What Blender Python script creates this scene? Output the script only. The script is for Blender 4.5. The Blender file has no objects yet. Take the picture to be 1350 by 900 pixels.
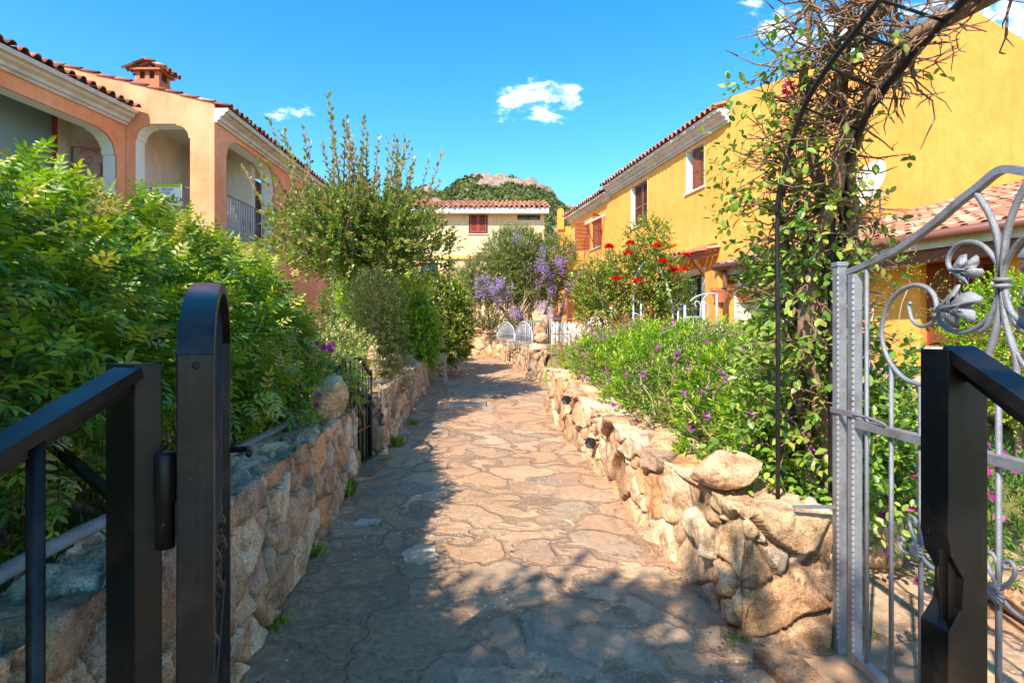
import bpy, bmesh, math, random
import numpy as np
from mathutils import Vector, Matrix, geometry
PI = math.pi
rng = np.random.default_rng(7)
random.seed(7)
scene = bpy.context.scene
col = scene.collection
EYE = 1.5
F = 750.0
def P(px, py, D):
    return np.array([(px-675.0)/F*D, D, EYE+(440.0-py)/F*D])
def PX(px, py, X):
    return P(px, py, X*F/(px-675.0))
def srgb(r, g, b):
    f = lambda c: (c/255/12.92) if c/255 <= .04045 else ((c/255+.055)/1.055)**2.4
    return (f(r), f(g), f(b))

# ------------------------------------------------------------------ scene graph
LOC = {}
def setp(o, label=None, cat=None, group=None, kind=None):
    if label: o['label'] = label
    if cat: o['category'] = cat
    if group: o['group'] = group
    if kind: o['kind'] = kind
def thing(name, label, cat, loc, group=None, kind=None):
    o = bpy.data.objects.new(name, None); col.objects.link(o)
    o.empty_display_size = .1
    o.location = tuple(float(v) for v in loc); LOC[o] = np.array(loc, float)
    setp(o, label, cat, group, kind)
    return o
def link(name, me, m, parent=None, loc=None):
    o = bpy.data.objects.new(name, me); col.objects.link(o)
    if m is not None: me.materials.append(m)
    if parent is not None:
        o.parent = parent; LOC[o] = LOC[parent]
    else:
        L = np.array(loc if loc is not None else (0, 0, 0), float)
        o.location = tuple(L); LOC[o] = L
    return o
def from_np(name, verts, faces_v, sizes, m, parent=None, loc=None, colors=None, smooth=False):
    """verts Nx3 world coordinates; faces_v flat loop indices; sizes = loops per face"""
    L = LOC[parent] if parent is not None else np.array(loc if loc is not None else (0, 0, 0), float)
    v = np.asarray(verts, np.float32) - L.astype(np.float32)
    fl = np.asarray(faces_v, np.int32); sz = np.asarray(sizes, np.int32)
    me = bpy.data.meshes.new(name)
    me.vertices.add(len(v)); me.vertices.foreach_set('co', v.ravel())
    me.loops.add(len(fl)); me.loops.foreach_set('vertex_index', fl)
    me.polygons.add(len(sz))
    st = np.zeros(len(sz), np.int32); st[1:] = np.cumsum(sz)[:-1]
    me.polygons.foreach_set('loop_start', st); me.polygons.foreach_set('loop_total', sz)
    if smooth: me.polygons.foreach_set('use_smooth', np.ones(len(sz), bool))
    me.update(calc_edges=True)
    if colors is not None:
        a = me.color_attributes.new('Col', 'FLOAT_COLOR', 'POINT')
        c = np.ones((len(v), 4), np.float32); c[:, :3] = colors
        a.data.foreach_set('color', c.ravel())
    return link(name, me, m, parent, loc)

class MB:
    def __init__(s): s.v = []; s.f = []; s.sm = []
    def add(s, vs, fs, sm=False):
        n = len(s.v); s.v += [tuple(float(c) for c in v) for v in vs]
        s.f += [tuple(n+i for i in f) for f in fs]; s.sm += [sm]*len(fs)
        return s
    def box(s, lo, hi):
        (a, b, c), (d, e, f) = lo, hi
        return s.add([(a,b,c),(d,b,c),(d,e,c),(a,e,c),(a,b,f),(d,b,f),(d,e,f),(a,e,f)],
              [(0,3,2,1),(4,5,6,7),(0,1,5,4),(1,2,6,5),(2,3,7,6),(3,0,4,7)])
    def obox(s, o, ax, ay, az):
        """box centred at o with half-axes vectors"""
        o, ax, ay, az = map(lambda q: np.array(q, float), (o, ax, ay, az))
        vs = [o-ax-ay-az, o+ax-ay-az, o+ax+ay-az, o-ax+ay-az, o-ax-ay+az, o+ax-ay+az, o+ax+ay+az, o-ax+ay+az]
        return s.add(vs, [(0,3,2,1),(4,5,6,7),(0,1,5,4),(1,2,6,5),(2,3,7,6),(3,0,4,7)])
    def bar(s, p, q, w, h, up=(0,0,1)):
        p = np.array(p, float); q = np.array(q, float); d = q-p; L = np.linalg.norm(d); d /= L
        up = np.array(up, float); sd = np.cross(d, up); sd /= (np.linalg.norm(sd)+1e-9); u = np.cross(sd, d)
        return s.obox((p+q)/2, d*L/2, sd*w/2, u*h/2)
    def tube(s, pts, r, n=8, cap=True, flat=None, sm=True):
        pts = [np.array(p, float) for p in pts]; m = len(pts)
        rr = [r]*m if np.isscalar(r) else list(r)
        tang = []
        for i in range(m):
            t = pts[min(i+1, m-1)]-pts[max(i-1, 0)]; tang.append(t/(np.linalg.norm(t)+1e-9))
        ref = np.array([0, 0, 1.0]) if abs(tang[0][2]) < .9 else np.array([1.0, 0, 0])
        u = np.cross(tang[0], ref); u /= np.linalg.norm(u)
        vs = []
        for i in range(m):
            u = u-tang[i]*np.dot(u, tang[i]); u /= (np.linalg.norm(u)+1e-9); w = np.cross(tang[i], u)
            for k in range(n):
                a = 2*PI*k/n+(PI/4 if n == 4 else 0)
                vs.append(pts[i]+(u*math.cos(a)+w*math.sin(a)*(flat or 1))*rr[i])
        fs = [(i*n+k, i*n+(k+1) % n, (i+1)*n+(k+1) % n, (i+1)*n+k) for i in range(m-1) for k in range(n)]
        if cap: fs += [tuple(range(n))[::-1], tuple((m-1)*n+k for k in range(n))]
        return s.add(vs, fs, sm)
    def lathe(s, c, prof, n=16, ax=None):
        """prof = [(r, z)], about vertical through c"""
        c = np.array(c, float); vs = []
        for r, z in prof:
            for k in range(n):
                a = 2*PI*k/n; vs.append(c+np.array([r*math.cos(a), r*math.sin(a), z]))
        m = len(prof)
        fs = [(i*n+k, i*n+(k+1) % n, (i+1)*n+(k+1) % n, (i+1)*n+k) for i in range(m-1) for k in range(n)]
        fs += [tuple(range(n))[::-1], tuple((m-1)*n+k for k in range(n))]
        return s.add(vs, fs, True)
    def prism(s, poly, ext):
        """poly: list of 3D points (planar), extruded by ext"""
        poly = [np.array(p, float) for p in poly]; ext = np.array(ext, float); n = len(poly)
        vs = poly+[p+ext for p in poly]
        fs = [tuple(range(n)), tuple(range(2*n-1, n-1, -1))]+[(i, i+n, (i+1) % n+n, (i+1) % n) for i in range(n)]
        return s.add(vs, fs)
    def wall(s, O, U, N, outer, holes, th):
        """wall slab: outer/holes polygons in (u,z); front face through O, thickness goes to -N"""
        O, U, N = (np.array(q, float) for q in (O, U, N)); Z = np.array([0, 0, 1.0])
        loops = [outer]+list(holes)
        flat = [p for lp in loops for p in lp]
        tris = geometry.tessellate_polygon([[Vector((p[0], p[1], 0)) for p in lp] for lp in loops])
        n = len(flat); pos = [O+U*p[0]+Z*p[1] for p in flat]
        vs = pos+[p-N*th for p in pos]
        fs = [tuple(t) for t in tris]+[tuple(n+i for i in reversed(t)) for t in tris]
        k = 0
        for lp in loops:
            m = len(lp)
            for i in range(m):
                a, b = k+i, k+(i+1) % m; fs.append((a, b, b+n, a+n))
            k += m
        return s.add(vs, fs)
    def build(s, name, m, parent=None, loc=None, recalc=False, bevel=0):
        sizes = [len(f) for f in s.f]; fl = [i for f in s.f for i in f]
        o = from_np(name, np.array(s.v), fl, sizes, m, parent, loc)
        me = o.data
        me.polygons.foreach_set('use_smooth', s.sm)
        bm = bmesh.new(); bm.from_mesh(me); bmesh.ops.recalc_face_normals(bm, faces=bm.faces); bm.to_mesh(me); bm.free()
        if bevel:
            b = o.modifiers.new('b', 'BEVEL'); b.width = bevel; b.segments = 2; b.limit_method = 'ANGLE'
        return o

# ------------------------------------------------------------------ numpy noise
def _h(i, seed=0):
    i = i.astype(np.int64)
    n = (i[..., 0]*73856093) ^ (i[..., 1]*19349663) ^ (i[..., 2]*83492791) ^ (seed*2654435761 & 0xffffffff)
    n = (n ^ (n >> 13))*1274126177 & 0xffffffff; n = (n ^ (n >> 16))*2246822519 & 0xffffffff
    n = n ^ (n >> 15)
    return (n & 0xffffff)/float(0xffffff)
def vnoise(p, seed=0):
    i = np.floor(p); f = p-i; f = f*f*(3-2*f); r = 0
    for dx in (0, 1):
        for dy in (0, 1):
            for dz in (0, 1):
                w = (f[..., 0] if dx else 1-f[..., 0])*(f[..., 1] if dy else 1-f[..., 1])*(f[..., 2] if dz else 1-f[..., 2])
                r = r+w*_h(i+np.array([dx, dy, dz]), seed)
    return r*2-1
def fbm(p, o=4, seed=0, g=.5):
    a = 1; r = 0; t = 0
    for k in range(o):
        r = r+a*vnoise(p*2**k, seed+k*17); t += a; a *= g
    return r/t
def voro(p, seed=0, jit=.9):
    i = np.floor(p); n = len(p)
    f1 = np.full(n, 9.); f2 = np.full(n, 9.); idr = np.zeros(n); vec = np.zeros((n, 3))
    for dx in (-1, 0, 1):
        for dy in (-1, 0, 1):
            for dz in (-1, 0, 1):
                c = i+np.array([dx, dy, dz])
                s = c+.5+jit*(np.stack([_h(c, seed+1), _h(c, seed+2), _h(c, seed+3)], -1)-.5)
                v = p-s; d = np.sqrt((v*v).sum(-1)); cl = d < f1
                f2 = np.where(cl, f1, np.minimum(f2, d))
                idr = np.where(cl, _h(c, seed+5), idr); vec = np.where(cl[:, None], v, vec)
                f1 = np.where(cl, d, f1)
    return f1, f2, idr, vec
def sstep(a, b, x):
    t = np.clip((x-a)/(b-a), 0, 1); return t*t*(3-2*t)

# ------------------------------------------------------------------ materials
def newmat(name):
    m = bpy.data.materials.new(name); m.use_nodes = True
    nt = m.node_tree; nt.nodes.clear()
    out = nt.nodes.new('ShaderNodeOutputMaterial'); b = nt.nodes.new('ShaderNodeBsdfPrincipled')
    nt.links.new(b.outputs[0], out.inputs[0])
    return m, nt, b, out
def N(nt, t, **kw):
    n = nt.nodes.new(t)
    for k, v in kw.items():
        if k in n.inputs: n.inputs[k].default_value = v
        else: setattr(n, k, v)
    return n
def noise(nt, scale, detail=4, rough=.6, vec=None, dist=0):
    n = N(nt, 'ShaderNodeTexNoise'); n.inputs['Scale'].default_value = scale
    n.inputs['Detail'].default_value = detail; n.inputs['Roughness'].default_value = rough; n.inputs['Distortion'].default_value = dist
    if vec is not None: nt.links.new(vec, n.inputs['Vector'])
    return n
def ramp(nt, fac, stops):
    r = N(nt, 'ShaderNodeValToRGB'); e = r.color_ramp.elements
    while len(e) < len(stops): e.new(.5)
    for i, (p, c) in enumerate(stops):
        e[i].position = p; e[i].color = (*c, 1) if len(c) == 3 else c
    nt.links.new(fac, r.inputs[0]); return r
def mix(nt, fac, a, b, mode='MIX'):
    m = N(nt, 'ShaderNodeMix'); m.data_type = 'RGBA'; m.blend_type = mode
    for sock, val in ((m.inputs[0], fac), (m.inputs[6], a), (m.inputs[7], b)):
        if hasattr(val, 'is_linked') or hasattr(val, 'links'): nt.links.new(val, sock)
        elif isinstance(val, (int, float)): sock.default_value = val
        else: sock.default_value = (*val, 1)
    return m.outputs[2]
def bump(nt, b, h, strength, dist=.01, prev=None):
    n = N(nt, 'ShaderNodeBump'); n.inputs['Strength'].default_value = strength; n.inputs['Distance'].default_value = dist
    nt.links.new(h, n.inputs['Height'])
    if prev is not None: nt.links.new(prev.outputs[0], n.inputs['Normal'])
    nt.links.new(n.outputs[0], b.inputs['Normal']); return n
def geo(nt): return nt.nodes.new('ShaderNodeNewGeometry').outputs['Position']
def m_plain(name, c, rough=.6, var=.15, scale=8, bs=.15, bd=.004, metal=0, dirt=None, dscale=2.0):
    m, nt, b, out = newmat(name); g = geo(nt)
    n1 = noise(nt, scale, 6, .65, g)
    lo = tuple(x*(1-var) for x in c); hi = tuple(min(1, x*(1+var)) for x in c)
    c1 = ramp(nt, n1.outputs[0], [(.3, lo), (.7, hi)]).outputs[0]
    if dirt:
        n2 = noise(nt, dscale, 8, .7, g)
        r = ramp(nt, n2.outputs[0], [(.5, (0, 0, 0)), (.72, (1, 1, 1))])
        c1 = mix(nt, r.outputs[0], c1, dirt)
    nt.links.new(c1, b.inputs['Base Color']); b.inputs['Roughness'].default_value = rough; b.inputs['Metallic'].default_value = metal
    n3 = noise(nt, scale*9, 4, .6, g); bump(nt, b, n3.outputs[0], bs, bd)
    return m
def m_stucco(name, c, c2, bs=.35):
    m, nt, b, out = newmat(name); g = geo(nt)
    n1 = noise(nt, .9, 8, .62, g); n2 = noise(nt, 5, 6, .7, g)
    a = ramp(nt, n1.outputs[0], [(.32, c2), (.62, c)]).outputs[0]
    k = ramp(nt, n2.outputs[0], [(.3, (.86, .86, .86)), (.7, (1.08, 1.08, 1.08))]).outputs[0]
    a = mix(nt, 1.0, a, k, 'MULTIPLY')
    # rain streaks
    mp = N(nt, 'ShaderNodeMapping'); mp.inputs['Scale'].default_value = (6, 6, .35); nt.links.new(g, mp.inputs[0])
    n4 = noise(nt, 1.0, 5, .7, mp.outputs[0])
    st = ramp(nt, n4.outputs[0], [(.5, (1, 1, 1)), (.78, (.84, .82, .8))]).outputs[0]
    a = mix(nt, 1.0, a, st, 'MULTIPLY')
    nt.links.new(a, b.inputs['Base Color']); b.inputs['Roughness'].default_value = .9
    n3 = noise(nt, 45, 6, .7, g); bump(nt, b, n3.outputs[0], bs, .012)
    return m
def m_leaf(name, trans=.3, rough=.45, spec=.4):
    m, nt, b, out = newmat(name)
    a = N(nt, 'ShaderNodeAttribute'); a.attribute_name = 'Col'
    nt.links.new(a.outputs[0], b.inputs['Base Color']); b.inputs['Roughness'].default_value = rough
    b.inputs['Specular IOR Level'].default_value = spec
    t = N(nt, 'ShaderNodeBsdfTranslucent')
    h = N(nt, 'ShaderNodeHueSaturation'); h.inputs['Saturation'].default_value = 1.1; h.inputs['Value'].default_value = 1.6
    nt.links.new(a.outputs[0], h.inputs['Color']); nt.links.new(h.outputs[0], t.inputs[0])
    mx = N(nt, 'ShaderNodeMixShader'); mx.inputs[0].default_value = trans
    nt.links.new(b.outputs[0], mx.inputs[1]); nt.links.new(t.outputs[0], mx.inputs[2]); nt.links.new(mx.outputs[0], out.inputs[0])
    return m
def m_stone(name, pal, joint, fine=1.0):
    """stone wall: Col.r = random per stone, Col.g = joint mask (1 in joint), Col.b = second random"""
    m, nt, b, out = newmat(name); g = geo(nt)
    a = N(nt, 'ShaderNodeAttribute'); a.attribute_name = 'Col'
    sep = N(nt, 'ShaderNodeSeparateColor'); nt.links.new(a.outputs[0], sep.inputs[0])
    base = ramp(nt, sep.outputs[0], pal).outputs[0]
    n1 = noise(nt, 7*fine, 8, .7, g, .4)
    lich = ramp(nt, n1.outputs[0], [(.38, (.62, .5, .42)), (.5, (1, 1, 1)), (.68, (1.22, 1.2, 1.15))]).outputs[0]
    c = mix(nt, 1.0, base, lich, 'MULTIPLY')
    v = N(nt, 'ShaderNodeTexVoronoi'); v.inputs['Scale'].default_value = 140*fine; nt.links.new(g, v.inputs['Vector'])
    gr = ramp(nt, v.outputs['Distance'], [(.1, (.5, .42, .36)), (.45, (1.05, 1.03, 1.0)), (.8, (1.4, 1.35, 1.3))]).outputs[0]
    c = mix(nt, .75, c, mix(nt, 1.0, c, gr, 'MULTIPLY'))
    n5 = noise(nt, 55*fine, 6, .75, g)
    spk = ramp(nt, n5.outputs[0], [(.36, (.4, .33, .28)), (.47, (1, 1, 1)), (.6, (1, 1, 1)), (.7, (1.45, 1.4, 1.35))]).outputs[0]
    c = mix(nt, .8, c, mix(nt, 1.0, c, spk, 'MULTIPLY'))
    n6 = noise(nt, 3.1, 6, .6, g)
    dk = ramp(nt, n6.outputs[0], [(.3, (.62, .6, .6)), (.5, (1, 1, 1))]).outputs[0]
    c = mix(nt, 1.0, c, dk, 'MULTIPLY')
    c = mix(nt, sep.outputs[1], c, joint)
    nt.links.new(c, b.inputs['Base Color']); b.inputs['Roughness'].default_value = .9
    b1 = bump(nt, b, n1.outputs[0], .5, .03)
    b2 = bump(nt, b, n5.outputs[0], .7, .012, b1)
    bump(nt, b, v.outputs['Distance'], .35, .004, b2)
    return m

M = {}
M['yellow'] = m_stucco('yellow_stucco', srgb(252, 172, 80), srgb(246, 160, 66), .25)
M['orange'] = m_stucco('orange_stucco', srgb(250, 172, 128), srgb(240, 142, 96), .5)
M['beige'] = m_stucco('beige_stucco', srgb(236, 206, 164), srgb(224, 184, 134), .4)
M['cream'] = m_stucco('cream_plaster', srgb(226, 212, 196), srgb(214, 198, 182), .2)
M['white'] = m_plain('white_plaster', srgb(240, 235, 228), .8, .05, 4, .1)
M['cornice'] = m_plain('cornice_plaster', srgb(206, 200, 196), .8, .1, 5, .15, dirt=srgb(170, 160, 150))
M['wood'] = m_plain('brown_wood', srgb(120, 66, 38), .5, .3, 12, .2)
M['redwood'] = m_plain('red_shutter', srgb(158, 62, 42), .5, .12, 10, .2)
M['glass'] = m_plain('window_glass', srgb(96, 116, 122), .08, .1, .6, .0)
M['curtain'] = m_plain('glass_blind', srgb(120, 146, 152), .25, .08, .8, 0)
M['dark'] = m_plain('dark_interior', srgb(50, 40, 36), .8, .2, 3, .1)
M['gutter'] = m_plain('brown_gutter', srgb(122, 76, 60), .45, .15, 6, .1)
M['terra'] = m_plain('terracotta', srgb(196, 106, 70), .8, .12, 14, .2, dirt=srgb(206, 150, 120), dscale=9)
M['silver'] = m_plain('silver_hammered', srgb(150, 150, 154), .42, .14, 30, .6, .006, metal=.35, dirt=srgb(112, 104, 100), dscale=6)
M['gsilver'] = m_plain('pale_metal_paint', srgb(168, 172, 178), .4, .1, 20, .1)
M['iron'] = m_plain('black_iron', srgb(30, 26, 24), .4, .3, 25, .12, .002, metal=.0, dirt=srgb(66, 52, 44), dscale=9)
M['iron'].node_tree.nodes['Principled BSDF'].inputs['Specular IOR Level'].default_value = .38
def _chips(m):
    nt = m.node_tree; b = nt.nodes['Principled BSDF']; g = geo(nt)
    src = b.inputs['Base Color'].links[0].from_socket
    n = noise(nt, 70, 5, .8, g); r = ramp(nt, n.outputs[0], [(.66, (0, 0, 0)), (.7, (1, 1, 1))]).outputs[0]
    n2 = noise(nt, 6, 3, .6, g); r2 = ramp(nt, n2.outputs[0], [(.5, (0, 0, 0)), (.62, (1, 1, 1))]).outputs[0]
    c = mix(nt, mix(nt, 1, r, r2, 'MULTIPLY'), src, srgb(150, 146, 140))
    mp = N(nt, 'ShaderNodeMapping'); mp.inputs['Scale'].default_value = (60, 60, 1.2); nt.links.new(g, mp.inputs[0]); n3 = noise(nt, 1, 6, .7, mp.outputs[0])
    st = ramp(nt, n3.outputs[0], [(.58, (0, 0, 0)), (.8, (.35, .35, .35))]).outputs[0]
    c = mix(nt, st, c, srgb(84, 74, 66)); nt.links.new(c, b.inputs['Base Color'])
    rr = ramp(nt, n2.outputs[0], [(.3, (.28, .28, .28)), (.7, (.55, .55, .55))]).outputs[0]; nt.links.new(rr, b.inputs['Roughness'])
_chips(M['iron'])
M['rustiron'] = m_plain('balcony_iron', srgb(120, 112, 120), .5, .1, 20, .1)
M['bark'] = m_plain('bark', srgb(172, 136, 110), .9, .3, 22, .9, .02)
M['palebark'] = m_plain('pale_bark', srgb(190, 162, 132), .9, .25, 18, .7, .01)
M['darkbark'] = m_plain('dark_bark', srgb(104, 80, 66), .9, .3, 22, .9, .015)
M['leaf'] = m_leaf('leaf', .27, .38, .5)
M['gloss'] = m_leaf('glossy_leaf', .22, .3, .6)
M['petal'] = m_leaf('petal', .35, .6, .2)
M['yellowplastic'] = m_plain('yellow_hose', srgb(226, 190, 40), .4, .05, 10, .05)
pal = [(0, srgb(160, 124, 94)), (.18, srgb(226, 192, 150)), (.34, srgb(190, 152, 116)), (.5, srgb(236, 210, 174)),
       (.62, srgb(172, 146, 124)), (.78, srgb(220, 164, 108)), (.9, srgb(208, 182, 154)), (1, srgb(166, 156, 144))]
M['stone'] = m_stone('granite_wall', pal, srgb(98, 76, 56))  # joint brown deepened with occlusion shade between the stones
pal2 = [(0, srgb(214, 170, 126)), (.5, srgb(220, 180, 140)), (1, srgb(196, 168, 140))]
M['boulder'] = m_stone('granite_boulder', pal2, srgb(120, 90, 64))

# terracotta tile with per-tile colour
def m_tile():
    m, nt, b, out = newmat('roof_tile'); g = geo(nt)
    a = N(nt, 'ShaderNodeAttribute'); a.attribute_name = 'Col'
    n1 = noise(nt, 14, 6, .7, g)
    k = ramp(nt, n1.outputs[0], [(.3, (.7, .66, .64)), (.5, (1, 1, 1)), (.75, (1.15, 1.2, 1.2))]).outputs[0]
    c = mix(nt, 1.0, a.outputs[0], k, 'MULTIPLY')
    n2 = noise(nt, 5, 8, .75, g)
    r = ramp(nt, n2.outputs[0], [(.55, (0, 0, 0)), (.75, (.7, .7, .7))]).outputs[0]
    c = mix(nt, r, c, srgb(150, 128, 112))
    nt.links.new(c, b.inputs['Base Color']); b.inputs['Roughness'].default_value = .85
    bump(nt, b, n1.outputs[0], .3, .01); return m
M['tile'] = m_tile()

def tile_roof(name, P0, E, Le, S, Ls, parent, pitch=.22, row=.36, seed=0, pink=0.0):
    """barrel tile sheet. P0 left eave corner, E along the eave, S up the slope"""
    P0, E, S = (np.array(q, float) for q in (P0, E, S)); E /= np.linalg.norm(E); S /= np.linalg.norm(S)
    Nn = np.cross(E, S); Nn *= np.sign(Nn[2]) if Nn[2] != 0 else 1
    rg = np.random.default_rng(seed)
    nc = max(1, round(Le/pitch)); nr = max(1, round(Ls/row)); pitch = Le/nc; row = Ls/nr
    ph = np.array([0, .07, .16, .3, .44, .53, .6, .7, .8, .9, 1.0])
    h = np.where(ph <= .6, .062*np.sqrt(np.clip(1-((ph-.3)/.3)**2, 0, 1)), -.028*np.sqrt(np.clip(1-((ph-.8)/.2)**2, 0, 1)))
    k = len(ph); V = []; Fc = []; C = []; base = 0
    tc = [srgb(190, 110, 78), srgb(204, 138, 106), srgb(170, 98, 72), srgb(208, 156, 128), srgb(150, 96, 76)]
    for j in range(nr):
        for i in range(nc):
            dj = rg.normal(0, .006); dl = rg.normal(0, .008)
            c = np.array(tc[rg.integers(len(tc))])*rg.uniform(.85, 1.12)
            if pink: c = c*(1-pink)+np.array(srgb(222, 170, 146))*pink
            rows = [(j*row-.02+dl, .03+dj-.018, 1), (j*row-.02+dl, .03+dj, 1), ((j+1)*row+.02, .004+dj, .86)]
            for (s, z, sc) in rows:
                for q in range(k):
                    x = (i+.5)*pitch+(ph[q]-.5)*pitch*(sc if ph[q] <= .6 else 1)
                    V.append(P0+E*x+S*s+Nn*(h[q]*sc+z)); C.append(c)
            for r_ in (0, 1):
                for q in range(k-1):
                    a = base+r_*k+q; Fc.append((a, a+1, a+1+k, a+k))
            base += 3*k
    return from_np(name, np.array(V), [x for f in Fc for x in f], [4]*len(Fc), M['tile'], parent, colors=np.array(C), smooth=False)
def roof(parent, P0, E, Le, S, Ls, deck=.08, **kw):
    """roof part: tile sheet with a thin deck below as its sub-part"""
    t = tile_roof('roof', P0, E, Le, S, Ls, parent, **kw)
    P0, E, S = (np.array(q, float) for q in (P0, E, S)); E /= np.linalg.norm(E); P0 = P0+E*.12; Le -= .24; S /= np.linalg.norm(S)
    Nn = np.cross(E, S); Nn *= np.sign(Nn[2]); mb = MB(); o = P0-Nn*.035+S*.02
    mb.prism([o, o+E*Le, o+E*Le+S*(Ls-.02), o+S*(Ls-.02)], -Nn*deck); mb.build('roof_deck', M['cornice'], t)
    return t
def cornice(parent, A, B, out, prof, m='cornice', name='cornice'):
    """profile [(outward, z)] closed, swept from A to B"""
    A, B, out = (np.array(q, float) for q in (A, B, out)); mb = MB()
    mb.prism([A+out*u+np.array([0, 0, z]) for u, z in prof], B-A)
    return mb.build(name, M[m], parent)
CPROF = [(0, 0), (.06, 0), (.06, .05), (.11, .06), (.12, .12), (.21, .16), (.22, .21), (.29, .24), (.29, .3), (0, .3)]
# ================================================================== camera, sun, sky
cam = bpy.data.cameras.new('camera'); co = bpy.data.objects.new('camera', cam); col.objects.link(co)
co.location = (0, 0, EYE); co.rotation_euler = (PI/2, 0, 0); cam.sensor_width = 36; cam.lens = 20
cam.shift_y = -10/1350; cam.clip_end = 4000; cam.clip_start = .02; scene.camera = co
L = Vector((-1.0, -1.5, 1.8)).normalized()          # towards the sun
elev = math.asin(L.z)
sun = bpy.data.lights.new('sun', 'SUN'); so = bpy.data.objects.new('sun', sun); col.objects.link(so)
so.rotation_euler = L.to_track_quat('Z', 'Y').to_euler(); sun.energy = 3.75; sun.angle = math.radians(.6); sun.color = (1, .9, .76)
w = bpy.data.worlds.new('World'); scene.world = w; w.use_nodes = True; nt = w.node_tree; nt.nodes.clear()
wo = nt.nodes.new('ShaderNodeOutputWorld'); bg = nt.nodes.new('ShaderNodeBackground'); nt.links.new(bg.outputs[0], wo.inputs[0])
sky = nt.nodes.new('ShaderNodeTexSky'); sky.sky_type = 'NISHITA'; sky.sun_disc = False
sky.sun_elevation = elev; sky.sun_rotation = math.atan2(L.x, L.y); sky.air_density = 1.0; sky.dust_density = .25; sky.ozone_density = 2.2
sky.altitude = 0
hs = N(nt, 'ShaderNodeHueSaturation'); hs.inputs['Saturation'].default_value = 1.4; hs.inputs['Value'].default_value = 1.0
hs.inputs['Hue'].default_value = .494
nt.links.new(sky.outputs[0], hs.inputs['Color'])
tc = nt.nodes.new('ShaderNodeTexCoord'); sx = nt.nodes.new('ShaderNodeSeparateXYZ'); nt.links.new(tc.outputs['Generated'], sx.inputs[0])
def mth(op, a, b=None, c=None, clamp=False):
    n = nt.nodes.new('ShaderNodeMath'); n.operation = op; n.use_clamp = clamp
    for i, v in enumerate((a, b, c)):
        if v is None: continue
        if isinstance(v, (int, float)): n.inputs[i].default_value = v
        else: nt.links.new(v, n.inputs[i])
    return n.outputs[0]
ymax = mth('MAXIMUM', sx.outputs[1], .05)
uu = mth('DIVIDE', sx.outputs[0], ymax); vv = mth('DIVIDE', sx.outputs[2], ymax)
cn = nt.nodes.new('ShaderNodeCombineXYZ'); nt.links.new(uu, cn.inputs[0]); nt.links.new(vv, cn.inputs[1])
mp = N(nt, 'ShaderNodeMapping'); mp.inputs['Scale'].default_value = (1, 1.9, 1); nt.links.new(cn.outputs[0], mp.inputs[0])
cnz = noise(nt, 16, 8, .62, mp.outputs[0], .3); cn2 = noise(nt, 42, 6, .65, mp.outputs[0], .2)
tot = None
for (px, py, ra, rb, dens) in [(712, 128, 62, 22, 1.0), (738, 122, 34, 18, .8), (662, 152, 36, 10, .45), (712, 152, 40, 12, .4), (382, 150, 36, 9, .75), (402, 148, 14, 8, .3),
                               (460, 182, 20, 14, .5), (1075, 40, 80, 30, .75), (1035, 60, 22, 22, .5), (990, 8, 20, 14, .75), (1340, 30, 90, 48, .8), (1250, 20, 60, 30, .55)]:
    u0 = (px-675)/F; v0 = (440-py)/F
    a = mth('DIVIDE', mth('SUBTRACT', uu, u0), ra/F); b = mth('DIVIDE', mth('SUBTRACT', vv, v0), rb/F)
    r2 = mth('ADD', mth('MULTIPLY', a, a), mth('MULTIPLY', b, b))
    mk = mth('MULTIPLY', mth('SUBTRACT', 1.15, r2, clamp=False), dens)
    mk = mth('MAXIMUM', mk, -1.0)
    tot = mk if tot is None else mth('MAXIMUM', tot, mk)
nz = mth('ADD', mth('MULTIPLY', mth('SUBTRACT', cnz.outputs[0], .5), 4.2), mth('MULTIPLY', mth('SUBTRACT', cn2.outputs[0], .5), 1.6))
cl = mth('MULTIPLY', mth('SUBTRACT', mth('ADD', tot, nz), .05), .62, clamp=True)
cl = mth('MULTIPLY', cl, mth('GREATER_THAN', sx.outputs[1], .06))
clm = nt.nodes.new('ShaderNodeMapRange'); clm.interpolation_type = 'SMOOTHERSTEP'; nt.links.new(cl, clm.inputs[0]); clm.inputs[4].default_value = .8
shade = ramp(nt, cnz.outputs[0], [(.35, (5.6, 6.3, 7.4)), (.62, (8.6, 8.6, 8.6))])
nt.links.new(mix(nt, clm.outputs[0], hs.outputs[0], shade.outputs[0]), bg.inputs[0]); bg.inputs[1].default_value = .15
vs = scene.view_settings; scene.display_settings.display_device = 'sRGB'
vs.view_transform = 'Standard'; vs.look = 'None'; vs.exposure = 1.2; vs.gamma = 1; vs.use_curve_mapping = False
scene.cycles.use_denoising = True; scene.cycles.max_bounces = 8; scene.cycles.transparent_max_bounces = 8

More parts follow.
